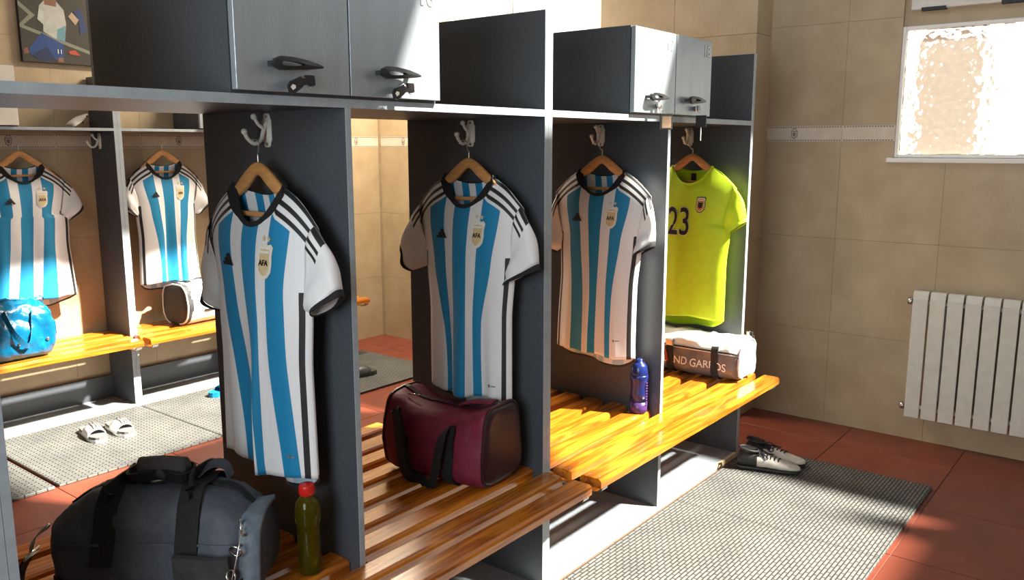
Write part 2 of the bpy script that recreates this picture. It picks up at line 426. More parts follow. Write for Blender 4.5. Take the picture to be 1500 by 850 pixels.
# inner wide sash strip, sill and shutter box of window 2
boxo('window_sill', (XE-.025, WIN2[0]-.02, 1.506), (XE+.07, WIN2[2]+.03, 1.53), M['frame'], w2, .003)
boxo('lintel', (XE+.02, WIN2[0], 2.205), (XE+.06, WIN2[2], 2.45), M['wall'], w2)
sb = boxo('shutter_box', (XE-.01, WIN2[0], 2.282), (XE+.05, WIN2[2]-.035, 2.45), M['white'], w2, .004)
for (a, b) in ((1.015, 1.13), (.40, .77), (.0, .3)): boxo('vent_slot', (XE-.014, a, 2.276), (XE+.04, b, 2.292), M['black'], w2)
# rendered gable of the yard outside window 2, seen blurred through the glass
yard = struct(boxo('wall_yard', (XE+.55, .93, 1.2), (XE+.6, 1.25, 2.2), noisy('yard_render', (.24, .15, .10), (.30, .20, .14), 9, .8)))

# ------------------------------------------------------------------ locker rows
def edged(name, lo, hi, root, edge_faces, mat='panel'):
    """board with thin grey edging on the given faces ('y0','y1','z1')"""
    p = boxo(name, lo, hi, M[mat], root)
    t = .0016
    for f in edge_faces:
        l, h = list(lo), list(hi)
        if f == 'y0': l[1], h[1] = lo[1]-t, lo[1]
        if f == 'y1': l[1], h[1] = hi[1], hi[1]+t
        if f == 'z1': l[2], h[2] = hi[2], hi[2]+t
        boxo('edging', l, h, M['edge'], p)
    return p
def hook(root, x, y, z, sgn=-1):
    """ivory coat hook screwed on a panel whose face is at x, sticking out to sgn*x"""
    base = Vector((x, y, z))
    P = [(-.009, -.046), (.009, -.046), (.014, -.040), (.014, -.034), (.020, -.026), (.020, .026), (.014, .034), (.014, .040), (.009, .046), (-.009, .046), (-.014, .040), (-.014, .034), (-.020, .026), (-.020, -.026), (-.014, -.034), (-.014, -.040)]
    bm = bmesh.new(); prism(bm, P, 0, sgn*.004, 0)
    pts = smooth_path([(sgn*.003, 0, .022), (sgn*.014, 0, .0), (sgn*.024, 0, -.026), (sgn*.045, 0, -.036), (sgn*.066, 0, -.022), (sgn*.074, 0, -.006)], 5)
    tube(bm, pts, .0058, 8)
    tube(bm, smooth_path([(sgn*.012, 0, .004), (sgn*.03, 0, .016), (sgn*.042, 0, .034)], 4), .005, 8)
    for q in ((sgn*.075, 0, -.004), (sgn*.043, 0, .036)):
        bmesh.ops.create_uvsphere(bm, u_segments=10, v_segments=6, radius=.009, matrix=Matrix.Translation(q))
    o = finish('coat_hook', bm, M['ivory'], root, True); o.location = base-wloc(root)
    for dz in (.037, -.037):
        bm = bmesh.new(); lathe(bm, [(.0042, 0), (.0042, .002), (.002, .003)], 8)
        for v in bm.verts: v.co = Vector((sgn*(v.co.z+.004), v.co.x, v.co.y))
        finish('screw', bm, M['greyprint'], o).location = (0, 0, dz)
    return o
YF, YB = 1.663, 2.30
def near_unit(label, panels, xs, shelf_spans, loc, base_spans, hooks):
    u = thing('locker_unit', label, 'locker', loc, 0)
    for (a, b, full) in panels:
        edged('side_panel', (a, YF, 0), (b, YB, 2.03 if full else 1.692), u, ['y0', 'y1']+(['z1'] if full else []))
    for (a, b) in shelf_spans: edged('shelf', (a, YF, 1.692), (b, YB, 1.714), u, ['y0', 'y1'])
    for (a, b) in base_spans:
        bb = boxo('base_board', (a, YF+.012, 0), (b, YB-.012, .022), M['base'], u)
        boxo('wooden_front_edge', (a, YF-.002, 0), (b, YF+.012, .023), M['strip'], bb)
        boxo('wooden_back_edge', (a, YB-.012, 0), (b, YB+.002, .023), M['strip'], bb)
    for x in hooks: hook(u, x, 1.985, 1.640)
    return u
near_unit('dark grey open locker unit holding the navy bag and the maroon bag', [(.566, .584, 1), (1.429, 1.447, 0), (2.280, 2.3005, 1)], None,
          [(.584, 2.280)], (1.43, 1.98, 0), [(.584, 1.429), (1.447, 2.280)], [1.429, 2.280])
near_unit('dark grey locker unit at the window end, lime shirt on its last panel', [(2.3015, 2.322, 1), (3.136, 3.157, 0), (3.982, 4.008, 1)], None,
          [(2.322, 3.982)], (3.15, 1.98, 0), [(2.322, 3.136), (3.157, 3.982)], [3.136, 3.982])
near_unit('dark grey locker unit at the left picture edge, only its end panel showing', [(.545, .565, 1), (-.30, -.28, 0), (-1.19, -1.17, 1)], None,
          [(-1.17, .545)], (-.3, 1.98, 0), [(-1.17, -.3), (-.28, .545)], [])
FF, FB = 4.92, 5.208
def far_unit(label, panels, shelf, base_spans, loc):
    u = thing('locker_unit', label, 'locker', loc)
    for (a, b, full) in panels: edged('side_panel', (a, FF, 0), (b, FB, 2.0 if full else 1.683), u, ['y0']+(['z1'] if full else []))
    edged('shelf', (shelf[0], FF, 1.683), (shelf[1], FB, 1.699), u, ['y0'])
    for (a, b) in base_spans:
        bb = boxo('base_board', (a, FF+.012, 0), (b, FB, .022), M['base'], u)
        boxo('wooden_front_edge', (a, FF-.002, 0), (b, FF+.012, .023), M['strip'], bb)
        boxo('back_skirt', (a, FB-.016, .022), (b, FB, .165), M['panel'], u)
    return u
f1 = far_unit('wall locker unit across the aisle, left one, with the blue bag on its bench', [(.76, .78, 1), (1.615, 1.633, 0), (2.475, 2.4965, 1)], (.78, 2.475), [(.78, 1.615), (1.633, 2.475)], (1.62, 5.06, 0))
hook(f1, 2.475, 5.10, 1.625)
far_unit('wall locker unit across the aisle, right one, mostly hidden behind the near lockers', [(2.4975, 2.52, 1), (3.342, 3.36, 0), (4.19, 4.212, 1)], (2.52, 4.19), [(2.52, 3.342), (3.36, 4.19)], (3.35, 5.06, 0))

# lockable cabinets on top of the shelves
def digits(txt, size, mat, root, loc, rot):
    bm = bmesh.new()
    for dep, bold, mi in ((.0008, .0022, 1), (.0016, .0004, 0)):
        me = text_mesh(txt, size, dep, bold); n0 = len(bm.faces); bm.from_mesh(me); bpy.data.meshes.remove(me); bm.faces.ensure_lookup_table()
        for f in bm.faces[n0:]: f.material_index = mi
    me = bpy.data.meshes.new('number'); bm.to_mesh(me); bm.free(); me.materials.append(mat); me.materials.append(M['greyprint'])
    o = bpy.data.objects.new('number', me); C.objects.link(o); o.parent = root; o.location = loc; o.rotation_euler = rot; return o
def pull(root, loc):
    # wedge-shaped pull plate with a finger slot, held off the door by two posts
    out = [(-.066, -.002), (-.060, .009), (-.045, .0155), (-.010, .0150), (.030, .0105), (.062, .0035), (.074, -.001), (.070, -.005), (.045, -.0085), (.0, -.0125), (-.045, -.0155), (-.060, -.010)]
    inn = [(-.046, -.0005), (-.043, .0035), (-.036, .0060), (-.010, .0055), (.006, .0035), (.018, .0012), (.020, .0), (.018, -.0012), (.006, -.0030), (-.010, -.0048), (-.036, -.0058), (-.043, -.0040)]
    bm = bmesh.new(); n = len(out); rg = []
    for P, y in ((out, -.020), (out, -.033), (inn, -.035), (inn, -.019)): rg.append([bm.verts.new((x, y, z)) for x, z in P])
    rg.append(rg[0]); loft(bm, rg, False)
    bmesh.ops.recalc_face_normals(bm, faces=bm.faces[:])
    for x in (-.054, .052): box(bm, (x-.007, -.022, -.006), (x+.007, 0, .005))
    o = finish('handle', bm, M['blackplastic'], root, False); o.location = loc
    bm = bmesh.new(); lathe(bm, [(.010, 0), (.010, .016), (.008, .018)], 14)
    for v in bm.verts: v.co = Vector((v.co.x, -v.co.z, v.co.y))
    p = finish('lock_barrel', bm, M['metal'], root, True); p.location = Vector(loc)+Vector((.028, 0, -.033))
def cabinet(label, x0, x1, y0, y1, z0, z1, nums, group=None, backdoors=True, dm='door'):
    xm = (x0+x1)/2
    c = thing('locker_cabinet', label, 'cabinet', (xm, (y0+y1)/2, z0))
    t = .016
    for a, b in ((x0, x0+t), (xm-t/2, xm+t/2), (x1-t, x1)): boxo('side_board', (a, y0+.001, z0), (b, y1-.001, z1), M['panel'], c)
    for a, b in ((z0, z0+t), (z1-t, z1)):
        for p, q in ((x0+t, xm-t/2), (xm+t/2, x1-t)): boxo('top_board' if a > z0 else 'bottom_board', (p, y0+.001, a), (q, y1-.001, b), M['panel'], c)
    if not backdoors: boxo('back_board', (x0+t, y1-.012, z0+t), (x1-t, y1-.002, z1-t), M['panel'], c)
    for k, (a, b) in enumerate(((x0+.002, xm-.002), (xm+.002, x1-.002))):
        d = boxo('door', (a, y0-.020, z0+.007), (b, y0-.001, z1-.003), M[dm], c, .0012)
        o0 = wloc(d)
        if nums[k]: digits(nums[k], .064, M['inkwhite'], d, Vector((b-.050, y0-.0205, z1-.050))-o0, (PI/2, 0, 0))
        pull(d, Vector(((a+b)/2-.018, y0-.020, z0+.068))-o0)
        if backdoors: boxo('back_door', (a, y1+.001, z0+.007), (b, y1+.018, z1-.003), M['door'], c, .0012)
    return c
ZS = 1.7145
cabinet('grey cabinet with two doors, nearest the camera, above the nearest shirt', 1.106, 1.760, YF, YB-.02, ZS, 2.04, ['15', '16'])
cabinet('small cabinet with doors numbered 17 and 18', 2.822, 3.478, YF, YB-.02, ZS, 2.04, ['17', '18'])
cabinet('far shelf cabinet at the left picture edge, sunlight painted into its white doors', 1.303, 1.957, FF, FB, 1.6995, 2.02, ['', ''], None, False, 'white')  # white doors stand in for sunlight on grey ones
cabinet('dark far cabinet just showing under the near shelf, left of the nearest shirt', 3.02, 3.67, FF, FB, 1.6995, 2.02, ['', ''], None, False)

# keys hanging in the locks
def key(label, x, z, tagkind, y=YF-.021, group=None, turn=0):
    k = thing('key', label, 'key', (x, y, z))
    bm = bmesh.new(); box(bm, (-.0012, -.028, -.004), (.0012, -.012, .004)); finish('key_shank', bm, M['metal'], k)
    bm = bmesh.new()
    tube(bm, [(0, -.032, -.012+.011*math.cos(a)) if 0 else (.011*math.sin(a), -.030, -.010+.011*math.cos(a)) for a in [2*PI*i/16 for i in range(17)]], .0011, 6); finish('key_ring', bm, M['metal'], k, True)
    if tagkind == 'fob':                              # black plastic head hanging askew
        bm = bmesh.new()
        prism(bm, [(-.010, -.006), (-.024, -.002), (-.030, .003), (-.058, -.008), (-.066, -.020), (-.062, -.034), (-.050, -.036), (-.028, -.022), (-.022, -.016), (-.010, -.014)], -.034, -.028, 1)
        f = finish('key_head', bm, M['blackplastic'], k)
        bm = bmesh.new(); prism(bm, [(-.060, -.021), (-.054, -.015), (-.046, -.017), (-.046, -.023), (-.054, -.028)], -.0346, -.0335, 1); finish('eyelet', bm, M['inkwhite'], f)
        bm = bmesh.new(); prism(bm, [(-.014, .008), (.010, .008), (.012, -.014), (-.002, -.018), (-.010, -.010)], -.033, -.026, 1); finish('key_bow', bm, M['blackplastic'], k)
    else:
        bm = bmesh.new(); prism(bm, [(-.012, .010), (.010, .010), (.012, -.006), (0, -.012), (-.010, -.008)], -.026, -.022, 1); finish('key_bow', bm, M['metal' if tagkind == 'tag' else 'blackplastic'], k)
        if tagkind == 'tag':
            bm = bmesh.new(); box(bm, (-.028, -.0025, -.062), (.028, .0025, 0), .002); f = finish('key_tag', bm, M['black'], k); f.location = (.020, -.046, -.031); f.rotation_euler = (0, 0, math.radians(-34))
            bm = bmesh.new(); box(bm, (-.020, -.0036, -.056), (.020, -.0022, -.012)); finish('paper_insert', bm, noisy('tag_paper', (.20, .125, .08), (.27, .19, .125), 60, .6), f)
            bm = bmesh.new(); tube(bm, [(.022+.009*math.sin(a), -.033, -.024+.010*math.cos(a)) for a in [2*PI*i/14 for i in range(15)]], .001, 6); finish('key_ring', bm, M['metal'], k, True)
            bm = bmesh.new(); prism(bm, [(-.022, -.012), (-.014, -.012), (-.012, -.026), (-.018, -.032), (-.026, -.028)], -.030, -.026, 1); finish('spare_key', bm, M['metal'], k)
        else:
            bm = bmesh.new(); box(bm, (.004, -.060, -.080), (.008, -.012, -.030), .001); finish('key_tag', bm, M['black'], k)
            bm = bmesh.new(); tube(bm, [(.006, -.036, -.028), (.006, -.036, -.135)], .002, 6); finish('pale_cord', bm, M['ivory'], k)
key('black key in the lock of the nearest, leftmost cabinet door', 1.285, 1.752, 'fob')
key('black key in the lock of the right door of the nearest cabinet', 1.612, 1.752, 'fob')
key('steel keys with a square dark tag hanging from the door numbered 17', 2.972, 1.752, 'tag')
key('key with a tag seen edge-on and a pale cord, in the door numbered 18', 3.312, 1.752, 'edge')

# ------------------------------------------------------------------ slatted benches
def slat(root, x0, x1, y0, y1, z1, th=.034, seed=0):
    c = Vector(((x0+x1)/2, (y0+y1)/2, z1-th))
    bm = bmesh.new(); L, W = (x1-x0)/2, (y1-y0)/2
    prof = [(-W, 0), (W, 0), (W, th-.009), (W-.009, th), (-W+.012, th), (-W+.003, th-.005), (-W, th-.013)]
    prism(bm, prof, -L, L, 0)
    o = finish('slat', bm, M['wood'], root); o.location = c-wloc(root); return o
def nails(root, pts, z):
    bm = bmesh.new()
    for x, y in pts:
        bmesh.ops.create_cone(bm, cap_ends=True, segments=8, radius1=.0042, radius2=.0036, depth=.0016, matrix=Matrix.Translation((x, y, z)))
    o = finish('screw_heads', bm, M['greyprint'], root); o.location = -wloc(root); o['kind'] = 'stuff'
def bracket(root, x, y0, y1, z, mat='black'):
    bm = bmesh.new()
    pts = smooth_path([(x, y1, z-.020), (x, y0+.10, z-.022), (x, y0+.035, z-.024), (x, y0+.008, z-.010), (x, y0+.006, z+.003)], 5)
    ribbon(bm, pts, Vector((1, 0, 0)), .035, .006)
    o = finish('bracket', bm, M[mat], root); o.location = -wloc(root)
ZB, P0, PW = .46, 1.458, .0875
def bench(label, x0, x1, bays, yrow, n, loc, group=None, far=False):
    b = thing('bench', label, 'bench', loc)
    pts = []
    for i in range(n):
        y0 = yrow+.1228*i; y1 = y0+PW
        if far: y1 = y0+.098
        if i == 0 or (i == 1) or (not far and i >= n-2):
            if i == 1: y1 = (1.6605 if not far else FF-.003)
            if not far and i == n-2: y0 = YB+.004
            slat(b, x0, x1, y0, y1, ZB)
            pts += [(xx, yy) for xx in (x0+.022, x1-.022) for yy in (y0+.022, y1-.026)]
        else:
            for (a, c) in bays: slat(b, a+.003, c-.003, y0, y1, ZB)
    nails(b, pts, ZB)
    yend = yrow+.1228*n-.04 if not far else FB-.02
    for x in (x0+.03, x1-.03): bracket(b, x, yrow, FF-.005 if far else YF-.004, ZB-.034, 'metal')
    for (a, c) in bays:                                    # battens under the slats inside each bay
        for x in (a+.025, c-.025): boxo('batten', (x-.022, YF+.002 if not far else FF+.003, ZB-.084), (x+.022, YB if not far else FB-.02, ZB-.035), M['wood'], b)
    return b
bench('orange slatted bench in the two near bays, carrying the navy and maroon bags', .588, 2.284, [(.584, 1.429), (1.447, 2.280)], P0, 9, (1.43, 1.98, ZB))
bench('sunlit orange slatted bench towards the window, carrying the blue bottle and silver bag', 2.342, 3.992, [(2.322, 3.136), (3.157, 3.982)], P0, 9, (3.15, 1.98, ZB))
bench('far slatted bench across the aisle with the blue bag on it', .78, 2.452, [(.78, 1.615), (1.633, 2.475)], 4.715, 4, (1.6, 4.95, ZB), far=True)
bench('far slatted bench across the aisle with the black and white bag on it', 2.495, 4.235, [(2.52, 3.342), (3.36, 4.19)], 4.715, 4, (3.35, 4.95, ZB), far=True)

# rubber mats
def mats(rows, group):
    for (x0, x1, y0, y1, lab) in rows:
        o = boxo('floor_mat', (x0, y0, .0005), (x1, y1, .016), M['mat'], None, .003)
        tag(o, lab, 'mat', group)
mats([(3.272, 4.149, .76, 1.640, 'ribbed grey rubber mat under the football boots, nearest the end wall'),
      (2.392, 3.269, .76, 1.640, 'ribbed grey rubber mat lying in front of the blue bottle and bench end'),
      (1.512, 2.389, .76, 1.640, 'ribbed grey rubber mat at the bottom edge of the picture'),], 'rubber mats along the near bench')
mats([(.73, 1.600, 4.01, 4.895, 'ribbed rubber mat at the left edge, left of the dark gap'),
      (1.622, 2.490, 4.02, 4.895, 'ribbed rubber mat under the white slides'),
      (2.496, 3.372, 4.03, 4.895, 'ribbed rubber mat under the blue flip-flop'),
      (3.376, 4.300, 4.03, 4.895, 'ribbed rubber mat seen through the bay under the dark slide, by the far corner')], 'rubber mats across the aisle')

# radiator
rad = thing('radiator', 'white column radiator on the end wall under the small window', 'radiator', (XE-.06, .55, .13))
zr0, zr1 = .150, .838
for k in range(11):
    yc = 1.004-.0832*k; bm = bmesh.new()
    prof = [(-.0385, 4.74), (.0385, 4.74), (.0385, 4.744), (.010, 4.75), (.010, 4.81), (-.010, 4.81), (-.010, 4.75), (-.0385, 4.744)]
    box(bm, (4.738, yc-.0365, zr0), (4.746, yc+.0365, zr1-.040), .002)
    # rounded top that leans back to the wall with its outlet
    pr = [(4.738, zr1-.040), (4.742, zr1-.012), (4.754, zr1), (4.812, zr1-.004), (4.812, zr1-.020), (4.760, zr1-.022), (4.748, zr1-.04)]
    vs = [(a, c) for a, c in pr]
    A = [bm.verts.new((a, yc-.0365, c)) for a, c in vs]; B = [bm.verts.new((a, yc+.0365, c)) for a, c in vs]
    bm.faces.new(A); bm.faces.new(B[::-1])
    for i in range(len(vs)): bm.faces.new((A[i], B[i], B[(i+1) % len(vs)], A[(i+1) % len(vs)]))
    box(bm, (4.77, yc-.009, zr0+.02), (4.80, yc+.009, zr1-.022))
    bmesh.ops.recalc_face_normals(bm, faces=bm.faces[:])
    o = finish('section', bm, M['white'], rad); o.location = -wloc(rad)
bm = bmesh.new()
for z in (zr0+.05, zr1-.06): tube(bm, [(4.785, 1.055, z), (4.785, .13, z)], .014, 10)
o = finish('manifold', bm, M['white'], rad, True); o.location = -wloc(rad)
for z in (zr0+.05, zr1-.06):
    bm = bmesh.new(); tube(bm, [(4.775, 1.07, z), (4.775, 1.045, z)], .02, 8); o = finish('end_plug', bm, M['metal'], rad, True); o.location = -wloc(rad)
bm = bmesh.new()
for y in (.9, .2): box(bm, (4.80, y-.012, zr0+.1), (4.8295, y+.012, zr1-.05))
o = finish('wall_bracket', bm, M['white'], rad); o.location = -wloc(rad)

# ------------------------------------------------------------------ shirts on hangers
def shirt_mat(striped=True):
    m, nt, p = new_mat('striped_jersey' if striped else 'lime_jersey', .62, (.8, .8, .8), sheen=.15)
    if striped:
        u1 = nt.nodes.new('ShaderNodeUVMap'); u1.uv_map = 'flat'; s1 = nt.nodes.new('ShaderNodeSeparateXYZ'); nt.links.new(u1.outputs[0], s1.inputs[0])
        u2 = nt.nodes.new('ShaderNodeUVMap'); u2.uv_map = 'trim'; s2 = nt.nodes.new('ShaderNodeSeparateXYZ'); nt.links.new(u2.outputs[0], s2.inputs[0])
        x, z = NX(nt, s1.outputs[0]), NX(nt, s1.outputs[1]); t, k = NX(nt, s2.outputs[0]), NX(nt, s2.outputs[1])
        body = (k*-1).step(-.0005, .0008)                                  # 1 on the torso (k = 0), 0 on sleeves
        back = x.step(1)
        xb = x-back*2
        ax = xb.abs()
        front_b = (xb.band(-.037, .035)).max(ax.band(.086, .158)*t.step(.066))
        back_b = ax.band(.014, .046).max(ax.band(.085, .15))
        blue = (front_b*(back*-1+1)+back_b*back)*body
        st = t.band(.000, .010).max(t.band(.023, .034)).max(t.band(.046, .057))*(back*-1+1)
        st = st*(k*-1).step(-.30)*((k*-1).step(.36)+(k).step(.0015)).step(.5)
        side = (k*-1).band(.872, .945, .004)*(z*-1).step(-1.225+.72)*(back*-1+1)
        bluec = mixc(nt, back*(z*-1).step(-1.33+.72), (.0, .215, .43), (.42, .56, .66))      # paler reverse of the cloth
        tail = t.band(9.9, 10.010)
        col = mixc(nt, blue, (.76, .765, .77), bluec)
        col = mixc(nt, st.max(side).max(tail), col, (.008, .008, .009))
    else:
        f = tex_noise(nt, 30, 3); col = ramp(nt, f, [(.3, (.50, .72, .0)), (.7, (.56, .80, .004))])
    nt.links.new(col, p.inputs['Base Color'])
    bump(nt, p, tex_noise(nt, 900, 2), .12, .002)
    # cloth lets some light through
    p.inputs['Subsurface Weight'].default_value = 0
    return m
M['jersey'] = shirt_mat(True); M['lime'] = shirt_mat(False)
M['bluecloth'] = noisy('sky_blue_cloth', (.0, .20, .40), (.0, .23, .45), 40, .7)

ZO = .72                                              # world height of a shirt's own zero
def lerp(a, b, t): return a+(b-a)*t
def sstep(a, b, x):
    t = max(0, min(1, (x-a)/(b-a))); return t*t*(3-2*t)
class Shirt:
    """hanging jersey in its own space: x to the viewer's right, y into the wall, z up"""
    def __init__(s, seed, hemL=0, hemR=0, fold=1.0, sl=None, sr=None, wsc=1.0, neck=.0, wide=1.0, bell=0, skew=0, pleats=(), slant=0):
        r = random.Random(seed); s.ph = [r.uniform(0, 6.28) for _ in range(8)]; s.k = [r.uniform(5.0, 6.5), r.uniform(9, 12), r.uniform(2.4, 3.4)]
        s.hemL, s.hemR, s.fold, s.wsc, s.neck, s.wide, s.bell, s.skew = hemL, hemR, fold, wsc, neck, wide, bell, skew
        s.pleats, s.slant = pleats, slant
        s.sl = sl or ((-.322, 1.222), (-.262, 1.136)); s.sr = sr or ((.312, 1.200), (.182, 1.130))
    def zline(s, ax): t = (ax-.105)/.135; return lerp(1.494, 1.392, t)+.012*math.sin(PI*max(0, min(1, t)))
    def ztop(s, x, front):
        ax = abs(x)
        if ax >= .105: return s.zline(ax)
        if front: return 1.396-s.neck+(1.494-1.396+s.neck)*(ax/.105)**2.3
        return 1.468+.026*(ax/.105)**2
    def wid(s, z):
        if z > 1.385: return .24
        if z > 1.20: return lerp(.203, .24, sstep(1.20, 1.385, z))
        return (lerp(.203, .188, sstep(1.2, 1.0, z) if 0 else 1-sstep(1.0, 1.2, z)) + s.bell*(1.2-z))*s.wide
    def hem(s, u, front):
        z = lerp(s.hemL, s.hemR, (u+1)/2)+.731
        z += .006*math.sin(u*4+s.ph[5])-.012*(1-u*u)*0
        return z-(0 if front else .058*(1-u**4))
    def pt(s, u, v, front):
        xt = u*.24; zt = s.ztop(xt, front); zb = s.hem(u, front)
        z = lerp(zt, zb, v); x = u*s.wid(z)
        t = (s.zline(abs(xt))-z)
        dtop = zt-z
        prof = max(0, 1-abs(u)**2.6)**.62
        dep = .058*(1-math.exp(-dtop/.09))
        nk = (1-(abs(xt)/.105)**2) if abs(xt) < .105 else 0
        am = s.fold*(.0040+.020*sstep(.12, 1, v))*max(0, 1-u**4)
        f = math.sin(s.k[0]*u+s.ph[0]+.5*v)*.62+math.sin(s.k[1]*u+s.ph[1]-.7*v)*.34+.25*math.sin(s.k[2]*u*2.2+v*5+s.ph[2])*(1-v)
        f += .35*math.sin(7*z+9*u+s.ph[3])*.35
        if front: y = -dep*prof-.032*nk*math.exp(-dtop/.10)+am*f
        else: y = .55*dep*prof+.018*nk*math.exp(-dtop/.12)+am*.8*math.sin(s.k[0]*u+s.ph[4])
        if front:
            for (p_, zs, w_) in s.pleats: y += .16*w_*sstep(0, 1, (zs-z)/(zs-.80))*(math.exp(-((u-p_-.05)/.07)**2)-math.exp(-((u-p_+.06)/.10)**2))
        x += am*.35*math.sin(s.k[1]*u+s.ph[6])+s.skew*(1-sstep(.72, 1.3, z))
        return Vector((x, y, z-ZO)), t*.8
    def tex(s, u, z):
        """cloth coordinate across: pleats hide a strip of cloth, slant lets it hang askew"""
        x = u*.24
        for (p, zs, w_) in s.pleats:
            k = w_*sstep(0, 1, (zs-z)/(zs-.80)); x += k*(sstep(-.035, .035, u-p)-.5)
        k = max(0, 1.38-z); return x-s.slant*k*k/(k+.12)
    def surf(s, su, z, off=.003):
        u = max(-1, min(1, su/.24)); zt = s.ztop(u*.24, True); zb = s.hem(u, True)
        v = (zt-z)/(zt-zb); a = s.pt(u, v, True)[0]
        b = s.pt(u+.02, v, True)[0]-a; c = s.pt(u, v-.01, True)[0]-a
        n = b.cross(c).normalized()
        if n.y > 0: n = -n
        return a+n*off
    def build(s, label, loc, rz, group, lime=False):
        root = thing('jersey', label, 'shirt', loc, rz, group)
        mt = M['lime'] if lime else M['jersey']
        bm = bmesh.new(); L1 = bm.loops.layers.uv.new('flat'); L2 = bm.loops.layers.uv.new('trim')
        NU, NV = 60, 60
        def quad(vs, a, b):
            f = bm.faces.new(vs); f.smooth = True
            for l, p, q in zip(f.loops, a, b): l[L1].uv = p; l[L2].uv = q
        for front in (True, False):
            G = []; A = []; B = []
            for j in range(NV+1):
                row, ra, rb = [], [], []
                for i in range(NU+1):
                    u = math.sin(((i/NU)*2-1)*PI/2*.98)/math.sin(PI/2*.98)
                    p, t = s.pt(u, j/NV, front)
                    row.append(bm.verts.new(p)); ra.append((s.tex(u, p.z+ZO) if front else u*.24+2, p.z)); rb.append((t if front else 10+p.z+ZO-s.hem(u, False), -abs(u)))
                G.append(row); A.append(ra); B.append(rb)
            for j in range(NV):
                for i in range(NU):
                    q = [(j, i), (j+1, i), (j+1, i+1), (j, i+1)]
                    if not front: q = q[::-1]
                    quad([G[a][b] for a, b in q], [A[a][b] for a, b in q], [B[a][b] for a, b in q])
        # sleeves
        self_cuffs = []
        for sg, (o1, i1) in ((-1, s.sl), (1, s.sr)):
            NR, NT = 14, 28; rings = []
            o0, i0 = Vector((sg*.226, 0, 1.398)), Vector((sg*.178, 0, 1.175))
            o1, i1 = Vector((o1[0], 0, o1[1])), Vector((i1[0], 0, i1[1]))
            for j in range(NR+1):
                r = j/NR
                oo = o0.lerp(o1, r)+Vector((sg*.016*math.sin(PI*r), 0, .010*math.sin(PI*r))); ii = i0.lerp(i1, r)
                c = (oo+ii)/2; mj = (oo-ii)/2; mn = lerp(.024, .036, r)
                ring = []
                for k in range(NT):
                    a = 2*PI*k/NT
                    p = c+mj*math.cos(a)+Vector((0, -1, 0))*math.sin(a)*mn*(1+.22*math.sin(3*a+s.ph[2]+r*3))
                    p += Vector((0, -.010*r, 0))
                    p.y += s.fold*.004*math.sin(9*r+a*2+s.ph[7])
                    ring.append((Vector((p.x, p.y, p.z-ZO)), (1-math.cos(a))*mj.length if math.sin(a) >= -.02 else (1-math.cos(a))*mj.length+.012, r))
                rings.append(ring)
            V = [[bm.verts.new(p[0]) for p in rg] for rg in rings[:-1]]
            for j in range(NR-1):
                for k in range(NT):
                    k2 = (k+1) % NT
                    ids = [(j, k), (j, k2), (j+1, k2), (j+1, k)]
                    if sg > 0: ids = ids[::-1]
                    quad([V[a][b] for a, b in ids], [(.5*sg, rings[a][b][0].z) for a, b in ids],
                         [(rings[a][b][1], rings[a][b][2]+.002) for a, b in ids])
            self_cuffs.append([[p[0] for p in rg] for rg in rings[-2:]])
        o = finish('body', bm, mt, root, True)
        sd = o.modifiers.new('thickness', 'SOLIDIFY'); sd.thickness = .0012; sd.offset = 0
        for (A, B) in self_cuffs:
            bm = bmesh.new(); n = len(A); cen = sum(A, Vector())/n
            D = [b+(b-a)*.25 for a, b in zip(A, B)]
            R = [[bm.verts.new(cen+(p-cen)*1.012 if 0 else p+(p-cen).normalized()*.0012) for p in rg] for rg in (A, B, D)]
            for P, Q in zip(R, R[1:]):
                for k in range(n): bm.faces.new((P[k], P[(k+1) % n], Q[(k+1) % n], Q[k]))
            c = finish('cuff', bm, M['lime'] if lime else M['collar'], root, True)
            sd = c.modifiers.new('thickness', 'SOLIDIFY'); sd.thickness = .003; sd.offset = 0
        # collar: flat rib knit following front and back neckline
        bm = bmesh.new(); path = []; sides = []
        N = 26
        for i in range(N+1):
            x = .112*math.sin(((i/N)*2-1)*PI/2)
            p, _ = s.pt(x/.24, 0, True); path.append(p+Vector((0, -.003, 0)))
        for i in range(1, N):
            x = .112*math.sin((1-(i/N)*2)*PI/2)
            p, _ = s.pt(x/.24, 0, False); path.append(p+Vector((0, .003, 0)))
        cen = Vector((0, 0, 1.47-ZO))
        for p in path:
            d = Vector((p.x-cen.x, 0, p.z-cen.z)); sides.append((d.normalized()*.9+Vector((0, .25 if p.y > 0 else -.25, 0))))
        wd = .009 if lime else .013
        def wdt(p): return wd*(1+(1.5 if not lime else .2)*sstep(.045, .085, abs(p.x))*(1-sstep(.098, .111, abs(p.x))) - .45*sstep(.100, .112, abs(p.x)))
        rings = []
        for i, p in enumerate(path):
            t_ = (path[(i+1) % len(path)]-path[i-1]).normalized(); sd_ = (sides[i]-t_*sides[i].dot(t_)).normalized(); un = t_.cross(sd_); ww = wdt(p)
            q = p+sd_*ww*.32
            rings.append([bm.verts.new(q+sd_*a*ww/2+un*b*.00225) for a, b in ((-1, -1), (1, -1), (1, 1), (-1, 1))])
        rings.append(rings[0]); loft(bm, rings, False)
        finish('collar', bm, M['lime'] if lime else M['collar'], root)
        s.prints(root, lime); return root
